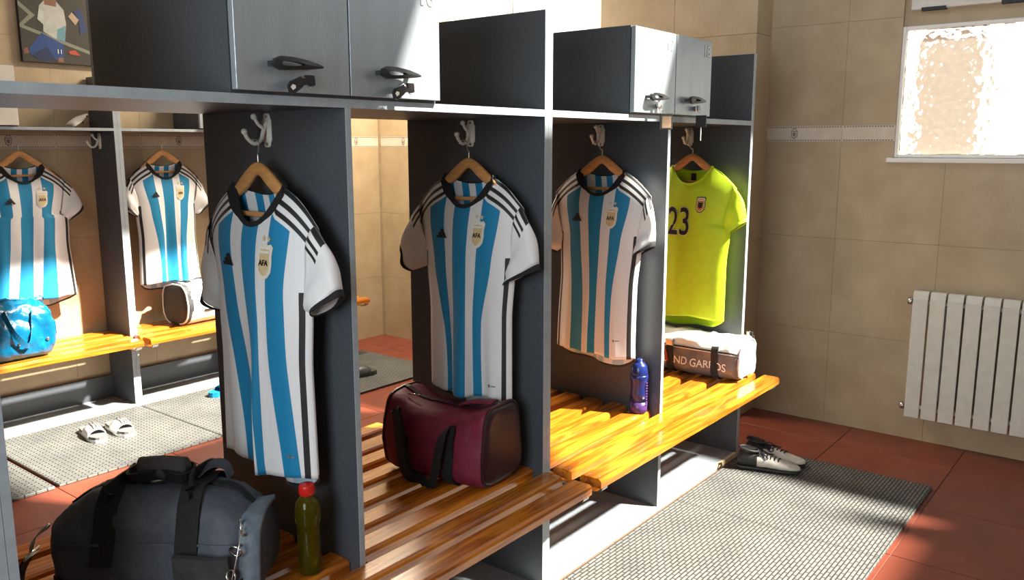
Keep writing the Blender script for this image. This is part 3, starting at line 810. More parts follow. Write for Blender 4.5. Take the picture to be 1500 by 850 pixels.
    def stamp(s, root, name, polys, mats, cx, cz, off=.003, parent=None):
        """flat printed shapes laid on the cloth: polys = [(points, material index)]"""
        bm = bmesh.new()
        for k, (P, mi) in enumerate(polys):
            # fan with a centre, so that it follows the cloth
            n = len(P); c = (sum(p[0] for p in P)/n, sum(p[1] for p in P)/n)
            mid = [((p[0]+c[0])/2, (p[1]+c[1])/2) for p in P]
            V = [bm.verts.new(s.surf(cx+x, cz+z, off+k*.0007)) for x, z in P]
            Mv = [bm.verts.new(s.surf(cx+x, cz+z, off+k*.0007)) for x, z in mid]
            cv = bm.verts.new(s.surf(cx+c[0], cz+c[1], off+k*.0007))
            for i in range(n):
                j = (i+1) % n
                bm.faces.new((V[i], V[j], Mv[j], Mv[i])).material_index = mi
                bm.faces.new((Mv[i], Mv[j], cv)).material_index = mi
        return finish(name, bm, mats, parent or root)
    def text(s, root, name, txt, size, mat, cx, cz, off, bold=0, parent=None, sx=1):
        me = text_mesh(txt, size, 0, bold)
        bm = bmesh.new(); bm.from_mesh(me); bpy.data.meshes.remove(me)
        bmesh.ops.subdivide_edges(bm, edges=[e for e in bm.edges if e.calc_length() > .012], cuts=2)
        for v in bm.verts: v.co = s.surf(cx+v.co.x*sx, cz+v.co.y, off)
        return finish(name, bm, mat, parent or root)
    def prints(s, root, lime):
        def star(r, cx, cz): return [(cx+(r if i % 2 == 0 else r*.42)*math.sin(PI*i/5), cz+(r if i % 2 == 0 else r*.42)*math.cos(PI*i/5)) for i in range(10)]
        sh = [(-.030, .040), (-.022, .048), (-.010, .045), (0, .050), (.010, .045), (.022, .048), (.030, .040), (.028, .018), (.031, -.004), (.029, -.026), (.018, -.040), (0, -.047), (-.018, -.040), (-.029, -.026), (-.031, -.004), (-.028, .018)]
        k = .85 if lime else 1.0
        sh = [(x*k, z*k) for x, z in sh]
        cx, cz = (.083, 1.298) if not lime else (.082, 1.305)
        polys = [(sh, 0), ([(x*.86, z*.88) for x, z in sh], 1), ([(x*.72, z*.76-.001) for x, z in sh], 2 if not lime else 3),
                 ([(-.019*k, .030*k), (.019*k, .030*k), (.019*k, .024*k), (-.019*k, .024*k)], 1)]
        if lime: polys += [([(-.012, .012), (.012, .012), (.011, -.012), (0, -.018), (-.011, -.012)], 0)]
        mts = [M['goldpale'], M['inkwhite'], M['gold'], M['orangeprint']] if not lime else [M['ink'], M['goldpale'], M['gold'], M['orangeprint']]
        cr = s.stamp(root, 'crest', polys, mts, cx, cz)
        if not lime:
            s.text(root, 'crest_letters', 'AFA', .021, M['ink'], cx, cz-.002, .0066, .0006, cr)
            s.stamp(root, 'star', [(star(.0095, -.011, .062), 0)], [M['gold']], cx, cz, .0035, cr)
            s.stamp(root, 'star', [(star(.0095, .012, .060), 0)], [M['gold']], cx, cz, .0035, cr)
            # three slanted bars
            bars = []
            for i, (x0, h) in enumerate(((-.030, .010), (-.012, .022), (.008, .034))):
                bars.append(([(x0, -.014), (x0+.015, -.014), (x0+.015-h*.62+.001, -.014+h), (x0-h*.62+.001, -.014+h*.80)], 0))
            s.stamp(root, 'bar_logo', bars, [M['ink']], -.092, 1.292, .003)
            s.stamp(root, 'hem_mark', [([(-.004, -.005), (.004, -.005), (.005, 0), (.004, .005), (-.004, .005), (-.005, 0)], 0), ([(.009, -.002), (.030, -.002), (.030, .002), (.009, .002)], 0)], [M['greyprint']], .150, .775, .003)
        else:
            s.text(root, 'number_outline', '23', .195, M['goldpale'], -.040, 1.212, .003, .0050, None, .72)
            s.text(root, 'number', '23', .195, M['ink'], -.040, 1.212, .0042, .0020, None, .72)
            bm = bmesh.new(); p = s.pt(0, .012, False)[0]
            box(bm, p+Vector((-.013, -.004, -.045)), p+Vector((.013, -.002, 0))); finish('neck_label', bm, M['ink'], root)
M['orangeprint'] = noisy('orange_print', (.55, .20, .02), (.65, .28, .05), 60, .6)

def hanger(label, loc, rz, hook_top, group='wooden hangers'):
    """loc is the apex of the wood"""
    h = thing('clothes_hanger', label, 'hanger', loc, rz, group)
    bm = bmesh.new(); rings = []
    N = 40
    for i in range(N+1):
        x = -.205+.41*i/N; ax = abs(x)
        top = -(math.sqrt(.74*ax*ax+.0009)-.03)-max(0, ax-.10)*.06
        hgt = lerp(.052, .026, sstep(.02, .16, ax)) if ax > .0 else .052
        bot = top-hgt+.018*math.exp(-(ax/.035)**2)
        th = .008
        rings.append([bm.verts.new((x, y, z)) for y, z in ((-th, bot+.004), (-th*.5, bot), (th*.5, bot), (th, bot+.004), (th, top-.005), (th*.5, top), (-th*.5, top), (-th, top-.005))])
    loft(bm, rings); finish('wooden_arms', bm, M['hanger'], h, True)
    bm = bmesh.new(); box(bm, (-.15, -.005, -.146), (.15, .005, -.133), .002); finish('trouser_bar', bm, M['hanger'], h)
    hx, hy, hz = hook_top
    bm = bmesh.new()
    pts = smooth_path([(0, 0, -.012), (0, 0, .022), (hx*.35+.004, hy*.4, hz*.40), (hx+.016, hy, hz*.66), (hx+.017, hy, hz*.86), (hx, hy, hz), (hx-.015, hy, hz*.90), (hx-.020, hy, hz*.80)], 6)
    tube(bm, pts, .0021, 8); finish('wire_hook', bm, M['wire'], h, True)
    return h
def hung(label, lab_h, face_x, seed, lime=False, dx=-.075, **kw):
    """on a locker panel whose face is at face_x; the viewer's right is -Y"""
    x = face_x+dx; y = 1.930
    Shirt(seed, **kw).build(label, (x, y, ZO), -PI/2, None if lime else 'striped football shirts', lime)
    # coat hook's cup is at face_x-.045, y 1.985, z 1.606
    hanger(lab_h, (x, y, 1.556), -PI/2, (-.048, .026, .060))
hung('nearest white and sky blue striped jersey, hanging over the navy bag', 'beech hanger in the nearest striped jersey', 1.429, 11, fold=.9, hemL=-.0, hemR=-.02, bell=.02, slant=.10, pleats=((.27, 1.38, .062), (-.62, 1.2, -.03)),
     sl=((-.270, 1.19), (-.200, 1.132)), sr=((.325, 1.232), (.228, 1.168)))
hung('striped jersey hanging above the maroon bag', 'beech hanger in the jersey above the maroon bag', 2.280, 5, fold=1.1, hemL=0, hemR=-.012, pleats=((-.40, 1.32, .055), (.16, 1.25, .03), (.47, 1.30, .05)),
     sl=((-.325, 1.222), (-.275, 1.140)), sr=((.310, 1.198), (.165, 1.130)))
hung('striped jersey hanging behind the blue bottle, left of the lime shirt', 'beech hanger in the jersey behind the blue bottle', 3.136, 23, fold=.8, pleats=((.02, 1.36, .05), (.45, 1.35, .05)), hemL=-.02, hemR=-.035, bell=.03, skew=-.02,
     sl=((-.262, 1.165), (-.225, 1.130)), sr=((.262, 1.19), (.165, 1.135)))
hung('lime green football shirt with black number 23 and a small crest', 'beech hanger in the lime green shirt', 3.982, 31, True, fold=.45, hemL=0, hemR=.0, neck=-.012, wide=1.08,
     sl=((-.275, 1.2), (-.22, 1.13)), sr=((.302, 1.235), (.200, 1.160)))
def hung_far(label, lab_h, x, seed, **kw):
    y = 5.105
    Shirt(seed, **kw).build(label, (x, y, ZO), 0, 'striped football shirts')
    hanger(lab_h, (x, y, 1.572), 0, (.012, .0, .072))
hung_far('striped jersey on the far wall above the blue bag', 'beech hanger in the far jersey above the blue bag', 2.020, 41, fold=.8, slant=-.10, wide=1.15, bell=.06, hemL=.02, hemR=-.01,
         sl=((-.315, 1.22), (-.22, 1.145)), sr=((.318, 1.24), (.235, 1.17)))
hung_far('striped jersey on the far wall above the black and white bag', 'beech hanger in the far jersey above the black and white bag', 2.868, 47, fold=1.0, pleats=((-.2, 1.35, .05), (.12, 1.3, .04)), wide=1.0, bell=.04, hemL=0, hemR=-.01,
         sl=((-.275, 1.215), (-.205, 1.16)), sr=((.292, 1.215), (.215, 1.150)))

# ------------------------------------------------------------------ bags
class Duffel:
    """soft bag: x along, y across, z up from its base; section is a superellipse, ends close by ex"""
    def __init__(s, L, W, H, m=3.2, ex=7, sag=.02, amp=.012, seed=0, fs=7.0, peak=0, lean=0, top=1.0):
        s.L, s.W, s.H, s.m, s.ex, s.sag, s.amp, s.fs, s.peak, s.lean, s.top = L, W, H, m, ex, sag, amp, fs, peak, lean, top
        s.o = Vector((seed*13.7, seed*5.1, seed*3.3))
    def pt(s, x, a, off=0, amp=None):
        """x in -1..1, a angle (0 = +y side, pi/2 = top)"""
        k = max(0, 1-abs(x)**s.ex)**(1/s.ex)
        c, sn = math.cos(a), math.sin(a)
        cy = math.copysign(abs(c)**(2/s.m), c); cz = math.copysign(abs(sn)**(2/s.m), sn)
        y = cy*s.W/2*k; zz = .5+.5*cz*k
        y *= lerp(1, s.top, zz)
        z = zz*s.H-(s.sag*(1-x*x)*sstep(.4, 1, zz))+s.peak*sstep(.55, 1, abs(x))*sstep(.6, 1, zz)
        p = Vector((x*s.L/2, y+s.lean*zz, z))
        am = s.amp if amp is None else amp
        q = p*s.fs+s.o
        n = noise.noise(q)*1.0+.55*noise.noise(q*2.1)+.3*abs(noise.noise(q*4.3))
        out = Vector((p.x*.15 if abs(x) < .97 else math.copysign(.6, x), p.y, p.z-s.H*.5))
        out = out.normalized() if out.length > 1e-6 else Vector((0, 0, 1))
        p += out*(n*am*sstep(-.05, .25, zz)+off)
        p.z = max(p.z, 0 if off <= 0 else off*.3)
        return p
    def mesh(s, mat_fn=None, NX_=46, NA=64):
        bm = bmesh.new(); rings = []
        xs = [math.sin((i/NX_*2-1)*PI/2) for i in range(NX_+1)]
        for x in xs[1:-1]: rings.append([bm.verts.new(s.pt(x, 2*PI*k/NA)) for k in range(NA)])
        loft(bm, rings, True)
        for f in bm.faces: f.smooth = True
        if mat_fn:
            for f in bm.faces: f.material_index = mat_fn(f.calc_center_median(), f)
        bmesh.ops.recalc_face_normals(bm, faces=bm.faces[:])
        return bm
    def strap(s, x, a0, a1, wd, th=.004, off=.004, n=26):
        bm = bmesh.new()
        ribbon(bm, [s.pt(x, lerp(a0, a1, i/n), off) for i in range(n+1)], Vector((1, 0, 0)), wd, th); return bm
    def along(s, a, x0, x1, wd, th=.003, off=.003, n=30):
        bm = bmesh.new(); P = []; S = []
        for i in range(n+1):
            x = lerp(x0, x1, i/n); P.append(s.pt(x, a, off)); S.append(s.pt(x, a+.15, off)-s.pt(x, a-.15, off))
        ribbon(bm, P, S, wd, th); return bm
M['navy'] = noisy('navy_canvas', (.052, .060, .078), (.070, .080, .102), 60, .62, .15, bscale=500)
M['webbing'] = noisy('black_webbing', (.006, .006, .007), (.012, .012, .013), 200, .8, .25, bscale=900)
M['maroon'] = noisy('maroon_nylon', (.135, .006, .022), (.19, .010, .034), 30, .62, .12, bscale=600)
M['maroondark'] = noisy('dark_end_panel', (.022, .004, .008), (.035, .006, .012), 60, .42, .1)
M['silver'] = noisy('silver_tarpaulin', (.62, .60, .56), (.76, .74, .70), 9, .32, .35, bscale=22, spec=.7)
M['greyband'] = noisy('dark_grey_bag_panel', (.10, .095, .10), (.15, .14, .145), 12, .35, .2, bscale=30)
M['bluenylon'] = noisy('blue_nylon', (.0, .085, .19), (.0, .13, .27), 8, .25, .6, bscale=22, spec=.7)
M['charcoal'] = noisy('charcoal_canvas', (.022, .023, .025), (.04, .042, .045), 50, .7, .15)
M['greywhite'] = noisy('pale_grey_nylon', (.62, .63, .64), (.78, .79, .79), 14, .4, .3, bscale=26)
M['padgrey'] = noisy('strap_pad', (.05, .045, .047), (.075, .065, .066), 200, .9, .2, bscale=800)

# navy holdall, long axis towards the aisle corner
ang = math.atan2(-.479, .376)
nb = thing('holdall', 'navy blue canvas holdall with black straps on the nearest bench', 'bag', (1.045, 1.955, ZB+.001), ang)
D = Duffel(.52, .32, .290, m=3.3, ex=6, sag=.0, amp=.020, seed=3, fs=8, top=.66, peak=-.045)
finish('body', D.mesh(), M['navy'], nb)
for x in (-.42, .36):
    o = finish('strap', D.strap(x, -.75*PI+PI*.02, 1.62*PI*.62, .055, .005, .005, 40), M['webbing'], nb)
for z_a in (1.16*PI,):
    finish('wide_band', D.along(z_a, -.93, .93, .075, .004, .004), M['webbing'], nb)
finish('piping', D.along(.97*PI, -.9, .9, .006, .004, .003), M['navy'], nb)
finish('zip', D.along(.5*PI, -.9, .9, .03, .004, .003), M['webbing'], nb)
# two carrying handles meeting on top under a padded wrap
for sg in (-1, 1):
    bm = bmesh.new(); top = D.pt(0, PI/2).z
    y0 = D.pt(-.42, PI/2-sg*.55).y
    pts = smooth_path([D.pt(-.42, PI/2+sg*.62, .006), D.pt(-.40, PI/2+sg*.40, .02), Vector((-.075, sg*.03, top+.018)), Vector((.0, sg*.02, top+.028)), Vector((.06, sg*.03, top+.018)), D.pt(.34, PI/2+sg*.40, .02), D.pt(.36, PI/2+sg*.62, .006)], 8)
    ribbon(bm, pts, Vector((0, sg*.5, 1)), .036, .006); finish('carry_handle', bm, M['webbing'], nb)
bm = bmesh.new(); rings = []
for i in range(13):
    x = -.058+.116*i/12; rr = 1-.12*abs(i-6)/6
    rings.append([bm.verts.new((x, .030*math.cos(a)*rr-.01*math.sin(a), D.pt(0, PI/2).z+.036+.036*math.sin(a)*rr)) for a in [2*PI*k/18 for k in range(18)]])
loft(bm, rings); finish('handle_pad', bm, M['padgrey'], nb, True)
# side pocket on the near end, light grey blue edge folds
bm = bmesh.new()
pts = [D.pt(.90, a, .006) for a in [(.42+.72*i/16)*PI for i in range(17)]]
ribbon(bm, pts, [Vector((1, 0, .15))]*17, .07, .012); finish('end_gusset', bm, noisy('faded_navy_edge', (.10, .135, .17), (.16, .20, .24), 30, .5, .2), nb, True)
bm = bmesh.new()
P = [D.pt(.28+.5*i/10, 1.03*PI, .014) for i in range(11)]
ribbon(bm, P, Vector((0, -.15, 1)), .13, .014); finish('side_pocket', bm, M['charcoal'], nb)
def dring(root, c, ax, r, name='ring_clip'):
    bm = bmesh.new(); t = Vector(ax).normalized(); a = t.orthogonal().normalized(); b = t.cross(a)
    tube(bm, [Vector(c)+(a*math.cos(q)+b*math.sin(q))*r for q in [2*PI*i/16 for i in range(17)]], .0028, 6); return finish(name, bm, M['metal'], root, True)
e = D.pt(.86, .86*PI, .02)*1; f_ = D.pt(.74, 1.10*PI, .034)
for i, q in enumerate((e, e.lerp(f_, .3)+Vector((0, -.01, 0)), e.lerp(f_, .6)+Vector((0, -.014, -.005)), f_)):
    dring(nb, q, ((1, .3, .2), (.2, 1, .4), (1, -.3, .5), (.3, .8, -.4))[i], (.020, .016, .014, .018)[i])
bm = bmesh.new(); tube(bm, smooth_path([e, e.lerp(f_, .35)+Vector((.01, -.02, .01)), f_+Vector((0, -.01, -.01)), f_+Vector((-.02, -.02, -.05))], 6), .0022, 6); finish('chain', bm, M['metal'], nb, True)
# shoulder strap clip at the far end
q0 = D.pt(-.99, .93*PI, .01); 
bm = bmesh.new(); tube(bm, smooth_path([q0+Vector((.01, .0, .03)), q0+Vector((-.022, -.01, .0)), q0+Vector((-.035, -.016, -.035))], 5), [.004+.002*math.sin(i) for i in range(11)], 8); finish('snap_hook', bm, M['metal'], nb, True)
bm = bmesh.new(); tube(bm, [q0+Vector(v) for v in ((-.035, -.046, -.045), (-.030, -.046, -.035), (-.030, .014, -.035), (-.035, .014, -.045), (-.035, -.046, -.045))], .003, 6); finish('buckle', bm, M['metal'], nb, True)
bm = bmesh.new(); ribbon(bm, smooth_path([q0+Vector((-.036, -.016, -.042)), q0+Vector((-.060, -.03, -.09)), q0+Vector((-.065, -.04, -.15))], 6), Vector((0, 1, 0)), .048, .006); finish('shoulder_strap', bm, M['webbing'], nb)
bm = bmesh.new(); ribbon(bm, smooth_path([D.pt(.30, PI/2, .008), D.pt(.40, PI*.46, .035), D.pt(.50, PI*.40, .032), D.pt(.56, PI*.36, .006)], 7), Vector((.1, 1, .2)), .034, .003); finish('loose_strap', bm, M['navy'], nb)

# maroon holdall
mb = thing('holdall', 'maroon holdall with black straps on the bench under the second jersey', 'bag', (2.085, 1.915, ZB+.001), math.radians(-84))
D = Duffel(.44, .27, .285, m=4.2, ex=9, sag=.045, amp=.014, seed=8, fs=6.5, peak=.012, top=.80)
o = finish('body', D.mesh(lambda c, f: 1 if c.x > .205 else 0), [M['maroon'], M['maroondark']], mb)
for x in (-.50, .34): finish('strap', D.strap(x, -.97*PI, .12*PI, .042, .005, .005, 40) if 0 else D.strap(x, 1.03*PI-.1, 1.42*PI, .042, .005, .006, 30), M['webbing'], mb)
finish('zip', D.along(.5*PI, -.92, .92, .02, .004, .003), M['maroondark'], mb)
bm = bmesh.new()
pts = smooth_path([D.pt(-.50, 1.02*PI, .008), D.pt(-.56, .93*PI, .016), D.pt(-.60, .86*PI, .030), D.pt(-.50, .90*PI, .05), D.pt(-.36, 1.10*PI, .050), D.pt(-.10, 1.24*PI, .055), D.pt(.14, 1.16*PI, .05), D.pt(.29, .98*PI, .038), D.pt(.36, .88*PI, .022), D.pt(.35, 1.0*PI, .008)], 8)
ribbon(bm, pts, Vector((.75, -.1, .65)), .036, .005); finish('carry_handle', bm, M['webbing'], mb)
for x in (.93, -.93): finish('end_piping', D.strap(x, -.4*PI, 1.4*PI, .007, .006, .003, 50), M['maroondark'], mb)
bm = bmesh.new()
ribbon(bm, [D.pt(.2+.6*i/12, PI*.5, .012+.012*math.sin(PI*i/12)) for i in range(13)], Vector((0, 1, 0)), .05, .006); finish('top_flap', bm, M['maroon'], mb, True)
bm = bmesh.new(); q = D.pt(-.7, .55*PI, .008); tube(bm, [q, q+Vector((.05, .004, .002))], .003, 6); finish('zip_pull', bm, M['metal'], mb, True)

# silver bag in the last bay
svb = thing('duffel_bag', 'silver and dark grey shiny duffel bag with lettering, under the lime shirt', 'bag', (3.850, 1.875, ZB+.001), math.radians(-91.0))
D = Duffel(.62, .235, .205, m=3.4, ex=9, sag=.0, amp=.011, seed=21, fs=11, peak=.012, top=.9)
def smat(c, f): return 1 if (c.y < -.03 and c.z < .135 and c.x < .30) else 0
finish('body', D.mesh(smat, 70, 90), [M['silver'], M['greyband']], svb)
finish('seam_band', D.along(.935*PI, -.93, .965, .008, .004, .004), M['webbing'], svb)
finish('strap', D.strap(.60, .86*PI, 1.42*PI, .036, .005, .006), M['webbing'], svb)
finish('strap', D.strap(-.18, .84*PI, 1.42*PI, .036, .005, .006), M['webbing'], svb)
bm = bmesh.new(); q = D.pt(-.18, .86*PI, .012); box(bm, q+Vector((-.022, -.012, -.03)), q+Vector((.018, -.004, .005)), .003); finish('buckle', bm, M['metal'], svb)
me = text_mesh('ROLAND GARROS', .052, 0, .0003); tw = .405/(max(v.co.x for v in me.vertices)-min(v.co.x for v in me.vertices))
bm = bmesh.new(); bm.from_mesh(me)
for v in bm.verts:
    xx = (v.co.x*tw+.0425)/(D.L/2); zt = .072+v.co.y
    best = min([PI*(.9+.5*i/160) for i in range(161)], key=lambda a: abs(D.pt(xx, a, 0, 0).z-zt))
    v.co = D.pt(xx, best, .0035)
finish('lettering', bm, M['inkwhite'], svb)
finish('end_piping', D.strap(.975, -.4*PI, 1.4*PI, .006, .006, .004, 60), M['greywhite'], svb)
for k in range(5):                                       # crinkled black tabs on the top corner
    q = D.pt(.90+.02*(k % 2), PI*(.42-.06*k), .012); bm = bmesh.new(); box(bm, q+Vector((-.010, -.006, -.014)), q+Vector((.008, .006, .010)), .002); finish('zip_tab', bm, M['webbing' if k % 2 else 'metal'], svb)
bm = bmesh.new(); tube(bm, smooth_path([D.pt(-.30, PI*1.02, .012), D.pt(-.24, PI*.98, .02), D.pt(-.21, PI*1.06, .012)], 5), .006, 8); finish('red_toggle', bm, noisy('red_cord', (.30, .03, .01), (.4, .05, .02), 60, .6), svb, True)

# blue bag on the far bench
bb = thing('holdall', 'shiny blue nylon holdall on the far bench at the left picture edge', 'bag', (1.812, 4.868, ZB+.001), math.radians(3))
D = Duffel(.335, .27, .315, m=3.4, ex=8, sag=.0, amp=.024, seed=33, fs=9, peak=-.035, top=.72)
finish('body', D.mesh(None, 70, 90), M['bluenylon'], bb)
finish('zip', D.along(.5*PI, -.9, .9, .022, .004, .004), M['bluenylon'], bb)
bm = bmesh.new(); ribbon(bm, smooth_path([D.pt(.80, -.5+PI*.45, .004), D.pt(.88, PI*.38, .02)+Vector((.03, 0, .0)), D.pt(.95, PI*.28, .03)+Vector((.04, 0, .0)), D.pt(.97, PI*.15, .012)], 6), Vector((.3, 1, 0)), .03, .004); finish('tab', bm, M['bluenylon'], bb)
bm = bmesh.new(); ribbon(bm, smooth_path([D.pt(-.5, PI*.80, .006), D.pt(-.35, PI*1.0, .02), D.pt(.05, PI*1.06, .022), D.pt(.32, PI*.84, .006)], 8), Vector((.1, -.3, 1)), .03, .004); finish('carry_handle', bm, M['bluenylon'], bb)
for x in (.70, -.2):
    q = D.pt(x, 1.06*PI, .006); bm = bmesh.new(); bmesh.ops.create_uvsphere(bm, u_segments=10, v_segments=6, radius=.010, matrix=Matrix.Translation(q)); finish('button', bm, M['metal'], bb, True)

# barrel bag on the far bench, its dark end towards the aisle
bk = thing('barrel_bag', 'black and white barrel bag on the far bench behind the nearest jersey', 'bag', (2.975, 4.985, ZB+.001), math.radians(6))
D = Duffel(.36, .27, .270, m=2.8, ex=9, sag=0, amp=.012, seed=44, fs=9)
finish('body', D.mesh(lambda c, f: 1 if c.x < -.135 else 0, 50, 64), [M['greywhite'], M['charcoal']], bk)
finish('end_piping', D.strap(-.93, -.4*PI, 1.45*PI, .008, .008, .004, 50), M['greywhite'], bk)
for x in (-.55, .3): finish('strap', D.strap(x, -.3*PI, .6*PI, .03, .004, .005), M['webbing'], bk)
finish('zip', D.along(.48*PI, -.85, .9, .02, .004, .004), M['webbing'], bk)
for i in range(3):
    finish('stripe', D.along(1.06*PI-.07*i*PI, -.3+.1*i, .1+.1*i, .014, .002, .004), M['webbing'], bk)

# ------------------------------------------------------------------ bottles
def clear_plastic(name, col, rough=.08):
    m, nt, p = new_mat(name, rough, col); p.inputs['Transmission Weight'].default_value = .75; p.inputs['IOR'].default_value = 1.3; return m
M['juice'] = clear_plastic('yellow_drink_in_clear_plastic', (.20, .165, .008), .06)
M['redcap'] = noisy('red_cap', (.55, .012, .008), (.62, .02, .012), 40, .35)
M['bluebottle'] = noisy('blue_bottle', (.006, .014, .09), (.010, .022, .13), 30, .25)
M['purple'] = noisy('purple_base', (.045, .018, .10), (.07, .03, .13), 30, .3)
yb = thing('drink_bottle', 'clear plastic bottle of yellow drink with a red cap, right of the navy bag', 'bottle', (1.318, 1.738, ZB+.001))
bm = bmesh.new()
lathe(bm, [(.026, 0), (.031, .004), (.0315, .045), (.030, .075), (.0295, .12), (.030, .138), (.034, .147), (.0335, .150), (.035, .156), (.0345, .160), (.0355, .166), (.034, .185), (.029, .204), (.020, .216), (.0165, .219), (.0165, .226)], 28); finish('body', bm, M['juice'], yb, True)
bm = bmesh.new(); lathe(bm, [(.0195, .222), (.0205, .224), (.0205, .246), (.019, .250), (.012, .251)], 28); finish('cap', bm, M['redcap'], yb, True)
bm = bmesh.new()
for k in range(30):
    a = 2*PI*k/30; box(bm, (.0203*math.cos(a)-.0008, .0203*math.sin(a)-.0008, .226), (.0203*math.cos(a)+.0008, .0203*math.sin(a)+.0008, .243))
finish('cap_ribs', bm, M['redcap'], yb)
bt = thing('sports_bottle', 'dark blue sports bottle standing on the sunlit bench', 'bottle', (3.078, 1.735, ZB+.001))
bm = bmesh.new(); lathe(bm, [(.033, 0), (.0375, .006), (.038, .05)], 26); finish('base_cup', bm, M['purple'], bt, True)
bm = bmesh.new(); lathe(bm, [(.0378, .05), (.0355, .09), (.034, .115), (.036, .135), (.039, .150), (.0395, .162), (.037, .168)], 26); finish('body', bm, M['bluebottle'], bt, True)
bm = bmesh.new(); lathe(bm, [(.037, .168), (.0375, .172), (.036, .186), (.033, .205), (.024, .218), (.015, .222), (.0145, .234), (.011, .237)], 26); finish('lid', bm, M['bluebottle'], bt, True)
bm = bmesh.new()
for k in range(9): box(bm, (-.006, -.0405, .035+.012*k), (.006, -.034, .041+.012*k), .001)
finish('grip_ribs', bm, M['purple'], bt)

# ------------------------------------------------------------------ footwear
def boot(label, loc, rz, mir=1):
    b = thing('football_boot', label, 'boot', loc, rz, 'pale football boots on the mat')
    # x from heel to toe, sections (x, half width, z bottom, z top, side shift)
    S = [(0, .018, .022, .060, 0), (.008, .030, .014, .078, 0), (.03, .034, .012, .092, 0), (.06, .034, .012, .086, 0), (.085, .034, .013, .074, .001), (.115, .036, .014, .070, .002), (.15, .041, .014, .062, .004), (.19, .045, .013, .050, .006), (.225, .042, .014, .041, .006), (.252, .032, .016, .034, .004), (.266, .016, .019, .028, .002)]
    bm = bmesh.new(); rings = []
    for (x, hw, z0, z1, sh) in S:
        ring = []
        for k in range(20):
            a = 2*PI*k/20; c, s_ = math.cos(a), math.sin(a)
            y = math.copysign(abs(c)**.8, c)*hw*(1 if s_ < 0 else lerp(1, .72, s_)); z = (z0+z1)/2+math.copysign(abs(s_)**.75, s_)*(z1-z0)/2
            ring.append(bm.verts.new((x, (y+sh)*mir, z)))
        rings.append(ring)
    loft(bm, rings)
    bmesh.ops.recalc_face_normals(bm, faces=bm.faces[:])
    for f in bm.faces: f.material_index = 1 if f.calc_center_median().x < .085 or (f.calc_center_median().z > .062 and f.calc_center_median().x < .13) else 0
    finish('upper', bm, [M['bootgrey'], M['black']], b, True)
    bm = bmesh.new(); P = []
    for (x, hw, z0, z1, sh) in S: P.append((x, (hw*.94+sh)*mir))
    for (x, hw, z0, z1, sh) in S[::-1]: P.append((x, (-hw*.94+sh)*mir))
    prism(bm, P, .008, .016, 2); finish('sole', bm, M['bootsole'], b)
    bm = bmesh.new()
    for (x, y) in ((.02, .016), (.02, -.016), (.06, .018), (.06, -.018), (.16, .026), (.16, -.022), (.20, .030), (.20, -.022), (.235, .018), (.235, -.012)):
        bmesh.ops.create_cone(bm, cap_ends=True, segments=10, radius1=.004, radius2=.006, depth=.0085, matrix=Matrix.Translation((x, y*mir, .0042)))
    finish('studs', bm, M['bootsole'], b)
    bm = bmesh.new()
    ring = [Vector((.047+.040*math.cos(q), .026*math.sin(q)*mir, .091-.16*(.040*math.cos(q))-.002)) for q in [2*PI*i/24 for i in range(25)]]
    tube(bm, ring, .006, 8); finish('collar', bm, M['black'], b, True)
    bm = bmesh.new()
    box(bm, (.018, -.016, .0905), (.076, .016, .0925)); finish('opening', bm, M['ink'], b)
    for i in range(6):
        x = .090+.0165*i; zt = lerp(.074, .055, i/5)
        bm = bmesh.new(); hw = .022
        tube(bm, smooth_path([(x, -hw, zt-.006), (x+.004, 0, zt+.004), (x+.010, hw, zt-.006)], 4), .0032, 6); finish('lace', bm, M['lace'], b, True)
    bm = bmesh.new()
    tube(bm, smooth_path([(.088, 0, .080), (.10, .030, .078), (.125, .048, .060), (.150, .040, .060), (.125, .015, .070), (.09, .0, .081)], 6), .0026, 6)
    tube(bm, smooth_path([(.088, 0, .080), (.095, -.030, .080), (.115, -.044, .062), (.130, -.030, .066), (.10, -.005, .078)], 6), .0026, 6)
    finish('lace_bow', bm, M['lace'], b, True)
    return b
M['bootgrey'] = noisy('pale_grey_boot_leather', (.50, .48, .42), (.62, .60, .54), 40, .35, .12, bscale=160)
M['bootsole'] = noisy('boot_sole', (.02, .02, .022), (.05, .05, .05), 30, .5)
M['lace'] = noisy('navy_lace', (.010, .012, .022), (.02, .022, .035), 200, .8)
boot('pale football boot with dark laces, nearer of the pair on the mat', (3.820, 1.585, .0165), math.radians(-72), 1).scale = (1.12,)*3
boot('pale football boot with dark laces, farther of the pair beside the locker end', (3.965, 1.605, .0165), math.radians(-80), -1).scale = (1.12,)*3

